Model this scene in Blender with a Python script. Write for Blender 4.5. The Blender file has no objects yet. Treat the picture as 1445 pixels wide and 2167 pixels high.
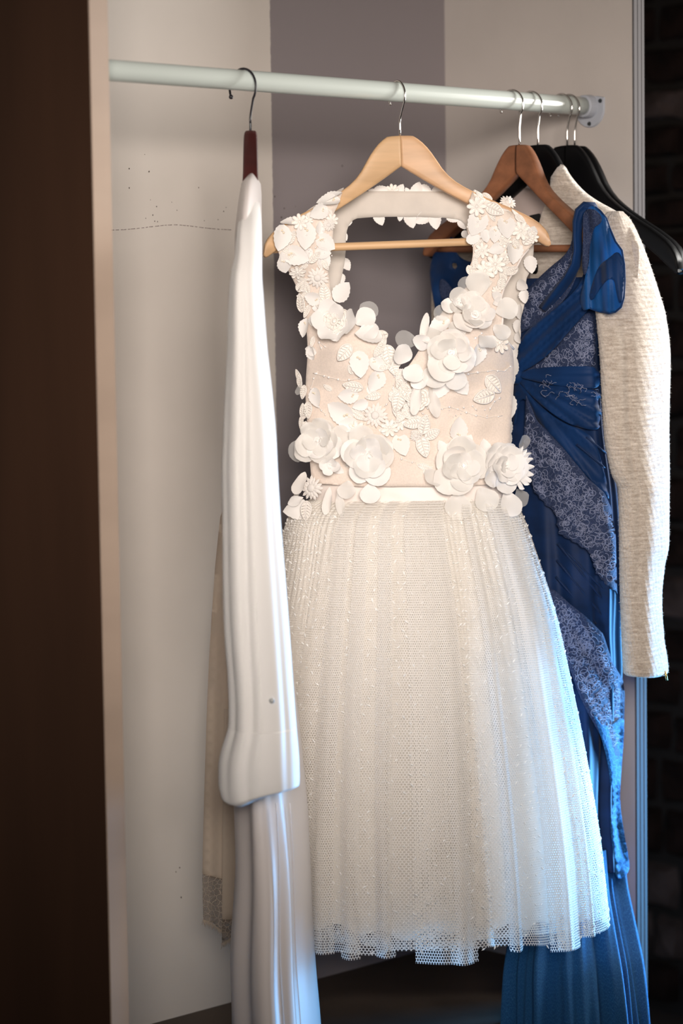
import bpy, math, random
import numpy as np
from mathutils import Vector, Matrix, geometry

random.seed(11)
sc = bpy.context.scene
COL = sc.collection
PI = math.pi

# ------------------------------------------------------------------ camera
FPX = 5118.0
HC = 1.55
PITCH, ROLL = math.radians(4.62), 0.0138
F = Vector((0, math.cos(PITCH), -math.sin(PITCH)))
U0 = Vector((0, math.sin(PITCH), math.cos(PITCH)))
R0 = Vector((1, 0, 0))
R = R0 * math.cos(ROLL) - U0 * math.sin(ROLL)
U = U0 * math.cos(ROLL) + R0 * math.sin(ROLL)
CAM = Vector((0, 0, HC))
cd = bpy.data.cameras.new('camera')
cd.sensor_fit = 'HORIZONTAL'
cd.sensor_width = 24.0
cd.lens = FPX * 24.0 / 1445.0
cd.clip_start = 0.05
cd.dof.use_dof = True
cd.dof.focus_distance = 3.73
cd.dof.aperture_fstop = 2.6
cam = bpy.data.objects.new('camera', cd)
COL.objects.link(cam)
B = -F
cam.matrix_world = Matrix(((R.x, U.x, B.x, 0), (R.y, U.y, B.y, 0), (R.z, U.z, B.z, HC), (0, 0, 0, 1)))
sc.camera = cam


def P(px, py, Y):
    """the world point that lies on the sight line of a pixel at world depth Y"""
    d = F + R * ((px - 722.5) / FPX) - U * ((py - 1083.5) / FPX)
    return CAM + d * (Y / d.y)


def proj(p):
    q = p - CAM
    z = q.dot(F)
    return 722.5 + FPX * q.dot(R) / z, 1083.5 - FPX * q.dot(U) / z


# rail frame: A + r t + g s, t along the rail, s towards the open front of the closet
A0 = P(235, 149, 3.40)
_d = P(1250, 226, 1.0) - CAM
B0 = CAM + _d * ((A0.z - HC) / _d.z)
RZ = A0.z
RL = (B0 - A0).length
r = (B0 - A0) / RL
g = Vector((r.y, -r.x, 0))
S_BACK, S_FRONT = -0.3385, 0.0925
T_KEY = 2.0


def W(t, s, z):
    return Vector((A0.x + r.x * t + g.x * s, A0.y + r.y * t + g.y * s, z))


def solve_t(px, s, z):
    lo, hi = -1.0, 2.0
    for _ in range(50):
        m = (lo + hi) / 2
        if proj(W(m, s, z))[0] < px:
            lo = m
        else:
            hi = m
    return lo


def onplane(px, py, s):
    """pixel on the vertical plane s = const"""
    d = P(px, py, 1.0) - CAM
    k = (W(0, s, 0) - Vector((0, 0, 0))).dot(g) / d.dot(g)
    return CAM + d * k


# ------------------------------------------------------------------ world, lights, exposure
world = bpy.data.worlds.new('room_ambient')
sc.world = world
world.use_nodes = True
world.node_tree.nodes['Background'].inputs[0].default_value = (1.0, 0.87, 0.76, 1)
world.node_tree.nodes['Background'].inputs[1].default_value = 0.08
sc.view_settings.view_transform = 'Standard'
sc.view_settings.look = 'None'
sc.view_settings.gamma = 1.0
sc.view_settings.use_curve_mapping = False
sc.view_settings.exposure = 0.0
sc.cycles.transparent_max_bounces = 24
sc.cycles.max_bounces = 8
sc.cycles.use_denoising = True


def area(name, loc, target, sx, sy, power, col, spread=180):
    l = bpy.data.lights.new(name, 'AREA')
    l.shape = 'RECTANGLE'
    l.size, l.size_y = sx, sy
    l.energy = power
    l.color = col
    l.spread = math.radians(spread)
    o = bpy.data.objects.new(name, l)
    COL.objects.link(o)
    o.location = loc
    o.rotation_euler = (Vector(target) - Vector(loc)).to_track_quat('-Z', 'Y').to_euler()
    return o


DR = Vector((0.10, 3.80, 1.35))
# daylight of the window in the stone wall to the right, its low sill part under open sky, and an unseen fill lamp added behind the camera, narrowed to dim the bottom
area('window_daylight', W(1.97, 0.66, 1.88), W(0.8, 0.2, 1.66), 0.5, 0.8, 20, (1.0, 0.97, 0.92), 110)
area('window_low_sky', W(1.96, 0.40, 0.60), W(0.7, 0.2, 0.70), 0.42, 0.55, 31, (0.12, 0.48, 1.0), 95)
area('front_fill', Vector((0.25, 0.1, 2.0)), Vector((0.10, 3.8, 1.47)), 1.1, 0.9, 7.9, (1.0, 0.905, 0.82), 36)


# ------------------------------------------------------------------ materials
def mat(name, col, rough=0.7, metal=0.0, spec=0.3, var=None, bump=None, trans=0.0, alpha=1.0, sheen=0.0, coat=0.0, coord='Object', cut=None):
    """var=(scale xyz, amount, detail) tints by noise; bump=(scale xyz, strength, distance); trans mixes a translucent part; alpha<1 lets light through"""
    m = bpy.data.materials.new(name)
    m.use_nodes = True
    nt = m.node_tree
    N, L = nt.nodes, nt.links
    p = N['Principled BSDF']
    out = N['Material Output']
    p.inputs['Base Color'].default_value = (*col, 1)
    p.inputs['Roughness'].default_value = rough
    p.inputs['Metallic'].default_value = metal
    p.inputs['Specular IOR Level'].default_value = spec
    p.inputs['Sheen Weight'].default_value = sheen
    p.inputs['Coat Weight'].default_value = coat
    tc = N.new('ShaderNodeTexCoord')

    def noise(scale, detail=3):
        mp = N.new('ShaderNodeMapping')
        mp.inputs['Scale'].default_value = scale
        L.new(tc.outputs[coord], mp.inputs['Vector'])
        n = N.new('ShaderNodeTexNoise')
        n.inputs['Scale'].default_value = 1.0
        n.inputs['Detail'].default_value = detail
        L.new(mp.outputs[0], n.inputs['Vector'])
        return n
    csock = None
    if var:
        n = noise(var[0], var[2] if len(var) > 2 else 3)
        mx = N.new('ShaderNodeMix')
        mx.data_type = 'RGBA'
        k = var[1]
        mx.inputs[6].default_value = (*[c * (1 - k) for c in col], 1)
        mx.inputs[7].default_value = (*[min(1, c * (1 + k)) for c in col], 1)
        mr = N.new('ShaderNodeMapRange')
        mr.inputs[1].default_value, mr.inputs[2].default_value = 0.3, 0.7
        L.new(n.outputs['Fac'], mr.inputs[0])
        L.new(mr.outputs[0], mx.inputs[0])
        csock = mx.outputs[2]
        L.new(csock, p.inputs['Base Color'])
    if bump:
        n = noise(bump[0], 4)
        b = N.new('ShaderNodeBump')
        b.inputs['Strength'].default_value = bump[1]
        b.inputs['Distance'].default_value = bump[2]
        L.new(n.outputs['Fac'], b.inputs['Height'])
        L.new(b.outputs[0], p.inputs['Normal'])
    sh = p.outputs[0]
    if trans:
        t = N.new('ShaderNodeBsdfTranslucent')
        t.inputs[0].default_value = (*col, 1)
        if csock:
            L.new(csock, t.inputs[0])
        ms = N.new('ShaderNodeMixShader')
        ms.inputs[0].default_value = trans
        L.new(sh, ms.inputs[1])
        L.new(t.outputs[0], ms.inputs[2])
        sh = ms.outputs[0]
    if alpha < 1.0:
        t = N.new('ShaderNodeBsdfTransparent')
        ms = N.new('ShaderNodeMixShader')
        ms.inputs[0].default_value = alpha
        L.new(t.outputs[0], ms.inputs[1])
        L.new(sh, ms.inputs[2])
        sh = ms.outputs[0]
    L.new(sh, out.inputs['Surface'])
    m['n'] = 1
    return m


def net_mat(name, col, scale, thread, haze, trans=0.35, rnd=0.3):
    """woven net: threads along the edges of small cells in the cloth's own UV, clear between"""
    m = mat(name, col, rough=0.8, trans=trans)
    nt = m.node_tree
    N, L = nt.nodes, nt.links
    tc = N.new('ShaderNodeTexCoord')
    # honeycomb: three plane waves, low along the threads
    acc = None
    for q in range(3):
        an = math.radians(60 * q + 30)
        d = N.new('ShaderNodeVectorMath')
        d.operation = 'DOT_PRODUCT'
        d.inputs[1].default_value = (scale * 7.2552 * math.cos(an), scale * 7.2552 * math.sin(an), 0)
        L.new(tc.outputs['UV'], d.inputs[0])
        co = N.new('ShaderNodeMath')
        co.operation = 'COSINE'
        L.new(d.outputs['Value'], co.inputs[0])
        if acc is None:
            acc = co.outputs[0]
        else:
            ad = N.new('ShaderNodeMath')
            ad.operation = 'ADD'
            L.new(acc, ad.inputs[0])
            L.new(co.outputs[0], ad.inputs[1])
            acc = ad.outputs[0]
    mr = N.new('ShaderNodeMapRange')
    mr.inputs[1].default_value = thread - 0.25
    mr.inputs[2].default_value = thread + 0.25
    mr.inputs[3].default_value = 1.0
    mr.inputs[4].default_value = haze
    L.new(acc, mr.inputs[0])
    t = N.new('ShaderNodeBsdfTransparent')
    ms = N.new('ShaderNodeMixShader')
    out = N['Material Output']
    src = out.inputs['Surface'].links[0].from_socket
    L.new(mr.outputs[0], ms.inputs[0])
    L.new(t.outputs[0], ms.inputs[1])
    L.new(src, ms.inputs[2])
    L.new(ms.outputs[0], out.inputs['Surface'])
    return m


def lace_mat(name, ground, thread, scale=95.0, hole=0.0, rough=0.75, trans=0.0):
    """lace: curling corded threads and small net over a ground, raised by bump"""
    m = bpy.data.materials.new(name)
    m.use_nodes = True
    nt = m.node_tree
    N, L = nt.nodes, nt.links
    p = N['Principled BSDF']
    p.inputs['Roughness'].default_value = rough
    p.inputs['Specular IOR Level'].default_value = 0.25
    tc = N.new('ShaderNodeTexCoord')
    nz = N.new('ShaderNodeTexNoise')
    nz.inputs['Scale'].default_value = scale * 0.33
    nz.inputs['Detail'].default_value = 2
    L.new(tc.outputs['UV'], nz.inputs['Vector'])
    mixv = N.new('ShaderNodeMix')
    mixv.data_type = 'VECTOR'
    mixv.inputs[0].default_value = 0.035 * 60 / scale
    L.new(tc.outputs['UV'], mixv.inputs[4])
    L.new(nz.outputs['Color'], mixv.inputs[5])

    def lines(s, w0, w1, rnd):
        v = N.new('ShaderNodeTexVoronoi')
        v.voronoi_dimensions = '2D'
        v.feature = 'DISTANCE_TO_EDGE'
        v.inputs['Scale'].default_value = s
        v.inputs['Randomness'].default_value = rnd
        L.new(mixv.outputs[1], v.inputs['Vector'])
        mr = N.new('ShaderNodeMapRange')
        mr.inputs[1].default_value, mr.inputs[2].default_value = w0, w1
        mr.inputs[3].default_value, mr.inputs[4].default_value = 1.0, 0.0
        L.new(v.outputs['Distance'], mr.inputs[0])
        return mr.outputs[0]
    a = lines(scale, 0.02, 0.075, 1.0)
    b = lines(scale * 3.6, 0.03, 0.16, 0.9)
    mt = N.new('ShaderNodeMath')
    mt.operation = 'MULTIPLY_ADD'
    L.new(b, mt.inputs[0])
    mt.inputs[1].default_value = 0.38
    L.new(a, mt.inputs[2])
    mt.use_clamp = True
    mx = N.new('ShaderNodeMix')
    mx.data_type = 'RGBA'
    mx.inputs[6].default_value = (*ground, 1)
    mx.inputs[7].default_value = (*thread, 1)
    L.new(mt.outputs[0], mx.inputs[0])
    L.new(mx.outputs[2], p.inputs['Base Color'])
    bp = N.new('ShaderNodeBump')
    bp.inputs['Strength'].default_value = 0.7
    bp.inputs['Distance'].default_value = 0.0015
    L.new(mt.outputs[0], bp.inputs['Height'])
    L.new(bp.outputs[0], p.inputs['Normal'])
    sh = p.outputs[0]
    if trans:
        t = N.new('ShaderNodeBsdfTranslucent')
        t.inputs[0].default_value = (*thread, 1)
        ms = N.new('ShaderNodeMixShader')
        ms.inputs[0].default_value = trans
        L.new(sh, ms.inputs[1])
        L.new(t.outputs[0], ms.inputs[2])
        sh = ms.outputs[0]
    if hole:
        t = N.new('ShaderNodeBsdfTransparent')
        ms = N.new('ShaderNodeMixShader')
        mr = N.new('ShaderNodeMapRange')
        mr.inputs[3].default_value = 1 - hole
        mr.inputs[4].default_value = 1.0
        L.new(mt.outputs[0], mr.inputs[0])
        L.new(mr.outputs[0], ms.inputs[0])
        L.new(t.outputs[0], ms.inputs[1])
        L.new(sh, ms.inputs[2])
        sh = ms.outputs[0]
    L.new(sh, N['Material Output'].inputs['Surface'])
    return m


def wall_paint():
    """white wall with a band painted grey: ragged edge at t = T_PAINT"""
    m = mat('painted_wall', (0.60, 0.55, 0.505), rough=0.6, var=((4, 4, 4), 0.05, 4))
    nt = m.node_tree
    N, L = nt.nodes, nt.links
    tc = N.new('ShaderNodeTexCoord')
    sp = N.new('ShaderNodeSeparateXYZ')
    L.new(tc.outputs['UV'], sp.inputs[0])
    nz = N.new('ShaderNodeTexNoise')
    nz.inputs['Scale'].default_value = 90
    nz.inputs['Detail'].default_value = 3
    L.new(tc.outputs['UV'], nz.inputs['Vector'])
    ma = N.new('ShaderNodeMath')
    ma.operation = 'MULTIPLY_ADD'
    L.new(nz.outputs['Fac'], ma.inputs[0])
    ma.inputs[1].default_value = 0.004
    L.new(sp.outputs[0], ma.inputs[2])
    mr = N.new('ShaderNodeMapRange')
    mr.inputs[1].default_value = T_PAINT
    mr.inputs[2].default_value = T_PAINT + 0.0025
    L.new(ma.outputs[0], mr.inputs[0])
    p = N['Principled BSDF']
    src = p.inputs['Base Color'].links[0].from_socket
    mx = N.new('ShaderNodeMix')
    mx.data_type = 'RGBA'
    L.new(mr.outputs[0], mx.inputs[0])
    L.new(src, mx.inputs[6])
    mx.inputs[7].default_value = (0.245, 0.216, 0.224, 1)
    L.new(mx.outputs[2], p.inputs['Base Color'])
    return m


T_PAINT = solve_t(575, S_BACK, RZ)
M = {}
M['wall'] = wall_paint()
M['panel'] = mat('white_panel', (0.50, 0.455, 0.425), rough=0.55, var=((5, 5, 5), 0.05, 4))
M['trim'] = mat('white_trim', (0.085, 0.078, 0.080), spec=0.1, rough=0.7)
M['edge'] = mat('cream_edge', (0.46, 0.355, 0.285), rough=0.5, var=((3, 3, 9), 0.08))
M['brown'] = mat('dark_brown_board', (0.048, 0.022, 0.012), rough=0.55, var=((2, 12, 1.2), 0.15, 3))
M['floor'] = mat('dark_brown_shelf', (0.055, 0.038, 0.027), rough=0.6, var=((6, 6, 6), 0.3))
M['room_floor'] = mat('dark_room_floor', (0.03, 0.022, 0.018), rough=0.6, var=((3, 30, 3), 0.3))
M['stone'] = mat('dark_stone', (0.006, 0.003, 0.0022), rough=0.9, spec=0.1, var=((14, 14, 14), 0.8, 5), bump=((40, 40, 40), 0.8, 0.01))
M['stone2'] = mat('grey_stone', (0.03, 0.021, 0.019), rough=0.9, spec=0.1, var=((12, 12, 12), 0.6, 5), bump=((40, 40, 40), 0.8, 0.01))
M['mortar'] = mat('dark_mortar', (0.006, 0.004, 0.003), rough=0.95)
M['rod'] = mat('painted_rod', (0.47, 0.51, 0.48), rough=0.22, spec=0.5, coat=0.3)
M['flange'] = mat('painted_flange', (0.40, 0.42, 0.47), rough=0.45)
M['screw'] = mat('screw_head', (0.10, 0.11, 0.12), rough=0.35, metal=1.0)
M['chrome'] = mat('chrome_wire', (0.62, 0.60, 0.58), rough=0.13, metal=1.0)
M['blackwire'] = mat('black_wire', (0.012, 0.010, 0.014), rough=0.35, spec=0.4)
M['pale_wood'] = mat('pale_wood', (0.64, 0.41, 0.225), rough=0.42, spec=0.35, var=((3, 30, 60), 0.14, 4))
M['pale_wood2'] = mat('pale_wood_rose', (0.63, 0.385, 0.22), rough=0.42, spec=0.35, var=((4, 40, 50), 0.16, 5))
M['brown_wood'] = mat('red_brown_wood', (0.22, 0.088, 0.042), rough=0.42, spec=0.35, var=((5, 50, 60), 0.22, 5))
M['dark_wood'] = mat('dark_red_wood', (0.045, 0.010, 0.009), rough=0.35, spec=0.4, var=((6, 60, 12), 0.3))
M['black_wood'] = mat('black_lacquer', (0.0025, 0.0025, 0.003), rough=0.4, spec=0.10)
M['speck'] = mat('dark_speck', (0.08, 0.06, 0.055), rough=0.9)
M['crack'] = mat('wall_crack', (0.27, 0.22, 0.21), rough=0.9)
# wedding dress
M['nude'] = mat('nude_lining', (0.75, 0.645, 0.57), rough=0.75, sheen=0.3, var=((420, 420, 420), 0.06, 2), bump=((900, 900, 900), 0.25, 0.0006))
M['back_in'] = mat('ivory_facing', (0.78, 0.72, 0.66), rough=0.75, trans=0.2, var=((30, 30, 30), 0.05))
M['satin'] = mat('ivory_satin', (0.80, 0.72, 0.675), rough=0.42, spec=0.35, sheen=0.2)
M['petal'] = mat('ivory_petal', (0.87, 0.825, 0.785), rough=0.7, trans=0.14, sheen=0.2, var=((200, 200, 200), 0.03))
M['petal_w'] = mat('white_petal', (0.88, 0.85, 0.825), rough=0.6, trans=0.12, sheen=0.2)
M['organza'] = mat('organza', (0.93, 0.90, 0.86), rough=0.5, trans=0.18, alpha=0.76, sheen=0.2)
M['sheer'] = mat('sheer_organza', (0.88, 0.87, 0.85), rough=0.5, trans=0.3, alpha=0.4)
M['cord'] = mat('ivory_cord', (0.86, 0.81, 0.76), rough=0.6, sheen=0.2)
M['pearl'] = mat('cream_pearl', (0.86, 0.72, 0.55), rough=0.18, spec=0.6, coat=0.5)
M['bead'] = mat('clear_bead', (0.86, 0.82, 0.80), rough=0.1, spec=0.8)
M['lining'] = mat('ivory_underskirt', (0.94, 0.90, 0.83), rough=0.8, trans=0.08)
M['tulle'] = net_mat('dotted_tulle', (0.93, 0.895, 0.85), 240.0, -0.42, 0.05, trans=0.25)
M['tulle_in'] = net_mat('plain_tulle', (0.93, 0.885, 0.83), 255.0, -0.45, 0.05, trans=0.25)
M['dot'] = mat('white_dot', (0.95, 0.94, 0.92), rough=0.7)
# gown at the left
M['gown'] = mat('white_crepe', (0.82, 0.795, 0.775), rough=0.6, sheen=0.2, trans=0.12)
M['gown_satin'] = mat('white_satin', (0.74, 0.68, 0.66), rough=0.33, spec=0.4, trans=0.1)
M['gown_back'] = mat('ivory_sheer', (0.70, 0.60, 0.50), rough=0.7, trans=0.4, alpha=0.93)
M['gown_lace'] = lace_mat('ivory_lace', (0.30, 0.24, 0.20), (0.66, 0.57, 0.48), 130, hole=0.6, trans=0.3)
M['grey_tab'] = mat('lilac_grey_cloth', (0.52, 0.48, 0.54), rough=0.5)
M['button'] = mat('grey_button', (0.35, 0.36, 0.36), rough=0.25, spec=0.6)
# blue dress
M['blue'] = mat('blue_chiffon', (0.004, 0.020, 0.075), rough=0.6, sheen=0.06, spec=0.2, trans=0.12, var=((9, 9, 30), 0.25))
M['blue_sheer'] = mat('sheer_blue_chiffon', (0.006, 0.085, 0.28), rough=0.55, sheen=0.08, trans=0.4, alpha=0.86, var=((14, 14, 14), 0.3))
M['blue_band'] = mat('blue_band_chiffon', (0.003, 0.026, 0.100), rough=0.6, sheen=0.06, spec=0.2, trans=0.15, var=((14, 14, 14), 0.25))
M['blue_lace'] = lace_mat('blue_lace', (0.018, 0.030, 0.080), (0.062, 0.082, 0.155), 170)
M['blue_lace_lit'] = lace_mat('lit_blue_lace', (0.006, 0.065, 0.20), (0.05, 0.22, 0.45), 150)  # lower lace as lit by the low daylight, that brightness put into the colour
M['cord_blue'] = mat('pale_blue_cord', (0.20, 0.225, 0.34), rough=0.6)


def tweed():
    m = mat('cream_boucle', (0.74, 0.64, 0.53), rough=0.9, sheen=0.5)
    nt = m.node_tree
    N, L = nt.nodes, nt.links
    p = N['Principled BSDF']
    tc = N.new('ShaderNodeTexCoord')
    mp = N.new('ShaderNodeMapping')
    mp.inputs['Scale'].default_value = (170, 240, 1)
    L.new(tc.outputs['UV'], mp.inputs['Vector'])
    n = N.new('ShaderNodeTexNoise')
    n.inputs['Scale'].default_value = 1.0
    n.inputs['Detail'].default_value = 5
    n.inputs['Roughness'].default_value = 0.7
    L.new(mp.outputs[0], n.inputs['Vector'])
    mp2 = N.new('ShaderNodeMapping')
    mp2.inputs['Scale'].default_value = (30, 260, 1)
    L.new(tc.outputs['UV'], mp2.inputs['Vector'])
    n2 = N.new('ShaderNodeTexNoise')
    n2.inputs['Scale'].default_value = 1.0
    n2.inputs['Detail'].default_value = 2
    L.new(mp2.outputs[0], n2.inputs['Vector'])
    ad = N.new('ShaderNodeMath')
    ad.operation = 'ADD'
    L.new(n.outputs['Fac'], ad.inputs[0])
    L.new(n2.outputs['Fac'], ad.inputs[1])
    mr = N.new('ShaderNodeMapRange')
    mr.inputs[1].default_value, mr.inputs[2].default_value = 0.72, 1.25
    L.new(ad.outputs[0], mr.inputs[0])
    cr = N.new('ShaderNodeMix')
    cr.data_type = 'RGBA'
    cr.inputs[6].default_value = (0.38, 0.305, 0.245, 1)
    cr.inputs[7].default_value = (0.68, 0.60, 0.52, 1)
    L.new(mr.outputs[0], cr.inputs[0])
    L.new(cr.outputs[2], p.inputs['Base Color'])
    b = N.new('ShaderNodeBump')
    b.inputs['Strength'].default_value = 0.9
    b.inputs['Distance'].default_value = 0.003
    L.new(mr.outputs[0], b.inputs['Height'])
    L.new(b.outputs[0], p.inputs['Normal'])
    b.inputs['Strength'].default_value = 0.6
    return m


M['tweed'] = tweed()
M['fuzz'] = mat('cream_fuzz', (0.82, 0.75, 0.66), rough=0.9, trans=0.3)
M['jlining'] = mat('pale_pink_lining', (0.42, 0.35, 0.33), rough=0.5)
M['black_tag'] = mat('black_tag', (0.006, 0.006, 0.007), rough=0.6)
M['brass'] = mat('brass', (0.60, 0.42, 0.16), rough=0.3, metal=1.0)

# ------------------------------------------------------------------ object helpers
WL = {}


def V(*a):
    return Vector(a)


def raw_mesh(name, verts, faces, m, uvs=None, smooth=True):
    me = bpy.data.meshes.new(name)
    me.from_pydata([tuple(v) for v in verts], [], faces)
    me.materials.append(m)
    if uvs is not None:
        ul = me.uv_layers.new(name='UVMap')
        idx = np.empty(len(me.loops), dtype=np.int32)
        me.loops.foreach_get('vertex_index', idx)
        ul.data.foreach_set('uv', np.asarray(uvs, dtype=np.float32)[idx].ravel())
    if smooth:
        me.polygons.foreach_set('use_smooth', [True] * len(me.polygons))
    return me


def obj(name, verts, faces, m, parent=None, uvs=None, smooth=True, kind=None):
    verts = [Vector(v) for v in verts]
    lo = Vector((min(v[i] for v in verts) for i in range(3)))
    hi = Vector((max(v[i] for v in verts) for i in range(3)))
    o0 = (lo + hi) / 2
    me = raw_mesh(name, [v - o0 for v in verts], faces, m, uvs, smooth)
    o = bpy.data.objects.new(name, me)
    COL.objects.link(o)
    if parent is not None:
        o.parent = parent
        o.location = o0 - WL[parent.name]
    else:
        o.location = o0
    WL[o.name] = o0
    if kind:
        o['kind'] = kind
    return o


def inst(name, me, parent, mw):
    """an object that shares mesh data, at world matrix mw, under a parent that is only moved"""
    o = bpy.data.objects.new(name, me)
    COL.objects.link(o)
    o.parent = parent
    o.matrix_basis = Matrix.Translation(-WL[parent.name]) @ mw
    return o


def thing(name, loc, label, cat, group=None):
    o = bpy.data.objects.new(name, None)
    o.empty_display_size = 0.05
    COL.objects.link(o)
    o.location = loc
    o['label'] = label
    o['category'] = cat
    if group:
        o['group'] = group
    WL[o.name] = Vector(loc)
    return o


class MB:
    def __init__(s):
        s.v, s.f = [], []

    def add(s, v, f):
        k = len(s.v)
        s.v += [Vector(x) for x in v]
        s.f += [tuple(i + k for i in q) for q in f]

    def box(s, c):
        """c: eight corners, bottom ring then top ring"""
        s.add(c, [(3, 2, 1, 0), (4, 5, 6, 7), (0, 1, 5, 4), (1, 2, 6, 5), (2, 3, 7, 6), (3, 0, 4, 7)])

    def wbox(s, t0, t1, s0, s1, z0, z1):
        s.box([W(t0, s0, z0), W(t0, s1, z0), W(t1, s1, z0), W(t1, s0, z0), W(t0, s0, z1), W(t0, s1, z1), W(t1, s1, z1), W(t1, s0, z1)])

    def tube(s, path, rad, n=8, closed=False, cap=True):
        path = [Vector(p) for p in path]
        k = len(path)
        rr = rad if isinstance(rad, (list, tuple)) else [rad] * k
        vs, fs = [], []
        up = None
        for i, p in enumerate(path):
            a = path[(i - 1) % k] if (closed or i > 0) else p
            b = path[(i + 1) % k] if (closed or i < k - 1) else p
            t = (b - a).normalized()
            if up is None:
                up = Vector((0, 0, 1)) if abs(t.z) < 0.9 else Vector((1, 0, 0))
            x = t.cross(up)
            if x.length < 1e-6:
                x = t.cross(Vector((0.3, 1, 0.2)))
            x.normalize()
            y = x.cross(t).normalized()
            up = y
            for j in range(n):
                q = 2 * PI * j / n
                vs.append(p + (x * math.cos(q) + y * math.sin(q)) * rr[i])
        for i in range(k if closed else k - 1):
            for j in range(n):
                fs.append((i * n + j, i * n + (j + 1) % n, ((i + 1) % k) * n + (j + 1) % n, ((i + 1) % k) * n + j))
        if cap and not closed:
            fs.append(tuple(range(n - 1, -1, -1)))
            fs.append(tuple((k - 1) * n + j for j in range(n)))
        s.add(vs, fs)

    def ball(s, c, rad, nu=8, nv=6):
        c = Vector(c)
        rx = rad if isinstance(rad, (tuple, list)) else (rad, rad, rad)
        vs = [c + Vector((0, 0, rx[2]))]
        for i in range(1, nv):
            for j in range(nu):
                th, ph = PI * i / nv, 2 * PI * j / nu
                vs.append(c + Vector((rx[0] * math.sin(th) * math.cos(ph), rx[1] * math.sin(th) * math.sin(ph), rx[2] * math.cos(th))))
        vs.append(c - Vector((0, 0, rx[2])))
        fs = []
        for j in range(nu):
            fs.append((0, 1 + j, 1 + (j + 1) % nu))
            for i in range(nv - 2):
                a, b = 1 + i * nu, 1 + (i + 1) * nu
                fs.append((a + j, b + j, b + (j + 1) % nu, a + (j + 1) % nu))
            e = 1 + (nv - 2) * nu
            fs.append((e + j, len(vs) - 1, e + (j + 1) % nu))
        s.add(vs, fs)

    def obj(s, name, m, parent=None, smooth=True, kind=None):
        return obj(name, s.v, s.f, m, parent, None, smooth, kind)

    def mesh(s, name, m, smooth=True):
        return raw_mesh(name, s.v, s.f, m, None, smooth)


def hermite(xs, ys, x):
    xs, ys, x = np.asarray(xs, float), np.asarray(ys, float), np.asarray(x, float)
    d = np.diff(ys) / np.diff(xs)
    m = np.empty_like(ys)
    m[0], m[-1] = d[0], d[-1]
    m[1:-1] = np.where(d[:-1] * d[1:] > 0, 2 * d[:-1] * d[1:] / (d[:-1] + d[1:] + 1e-12), 0)
    i = np.clip(np.searchsorted(xs, x) - 1, 0, len(xs) - 2)
    h = xs[i + 1] - xs[i]
    t = (x - xs[i]) / h
    return (ys[i] * (1 + 2 * t) * (1 - t) ** 2 + h * m[i] * t * (1 - t) ** 2 + ys[i + 1] * t * t * (3 - 2 * t) - h * m[i + 1] * t * t * (1 - t))


class Loft:
    """closed horizontal sections down a list of rows (py, xl, xr, depth, front semi, back semi, slope k, tilt px)"""

    def __init__(s, rows, fold=None, ures=1.0):
        s.rows = [tuple(q) + (0.0,) * (8 - len(q)) for q in rows]
        s.c = np.array(s.rows, float).T
        s.fold = fold
        s.ures = ures

    def row(s, py):
        return [float(hermite(s.c[0], s.c[i], py)) for i in range(1, 8)]

    def ring(s, py, angs):
        xl, xr, Y, bf, bb, k, tilt = s.row(py)
        c = P((xl + xr) / 2, py, Y)
        hw = (xr - xl) / 2 / FPX * Y
        v = (py - s.c[0][0]) / (s.c[0][-1] - s.c[0][0])
        out = []
        for a in angs:
            dr, da, dz = s.fold(a, v, py) if s.fold else (0, 0, 0)
            a2 = a + da
            ca, sa = math.cos(a2), math.sin(a2)
            b = bf if sa > 0 else bb
            nx, ny = ca * max(b, 0.02), sa * hw
            nl = math.hypot(nx, ny) + 1e-9
            out.append(Vector((c.x + hw * ca + dr * nx / nl, c.y - k * hw * ca - b * sa - dr * ny / nl, c.z + dz + tilt / FPX * Y * ca)))
        return out

    def point(s, py, a):
        return s.ring(py, [a])[0]

    def depth(s, px, py):
        xl, xr, Y, bf, bb, k, tilt = s.row(py)
        xc, hw = (xl + xr) / 2, max((xr - xl) / 2, 1e-3)
        u = max(-1, min(1, (px - xc) / hw))
        return Y - k * hw / FPX * Y * u - bf * math.sqrt(max(0, 1 - u * u))

    def build(s, name, m, parent, nseg=64, nrow=60, cap=(True, True), a0=0.0, a1=2 * PI):
        full = a1 - a0 > 6.28
        angs = [a0 + (a1 - a0) * j / nseg for j in range(nseg if full else nseg + 1)]
        na = len(angs)
        pys = np.linspace(s.c[0][0], s.c[0][-1], nrow)
        vs, uv, fs = [], [], []
        for i, py in enumerate(pys):
            vs += s.ring(py, angs)
            uv += [(a * s.ures, -(py / FPX * 3.8)) for a in angs]
        if full:   # seam: repeat the first column for the UV
            vs2, uv2 = [], []
            for i in range(nrow):
                row = vs[i * na:(i + 1) * na]
                vs2 += row + [row[0]]
                uv2 += uv[i * na:(i + 1) * na] + [((angs[0] + 2 * PI) * s.ures, uv[i * na][1])]
            vs, uv, na = vs2, uv2, na + 1
        for i in range(nrow - 1):
            for j in range(na - 1):
                fs.append((i * na + j, (i + 1) * na + j, (i + 1) * na + j + 1, i * na + j + 1))
        if full and cap[0]:
            k = len(vs)
            vs.append(sum(vs[:na - 1], Vector()) / (na - 1)); uv.append((0, 0))
            fs += [(k, j, j + 1) for j in range(na - 1)]
        if full and cap[1]:
            k, e = len(vs), (nrow - 1) * na
            vs.append(sum(vs[e:e + na - 1], Vector()) / (na - 1)); uv.append((0, 0))
            fs += [(k, e + j + 1, e + j) for j in range(na - 1)]
        return obj(name, vs, fs, m, parent, uv)


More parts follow.
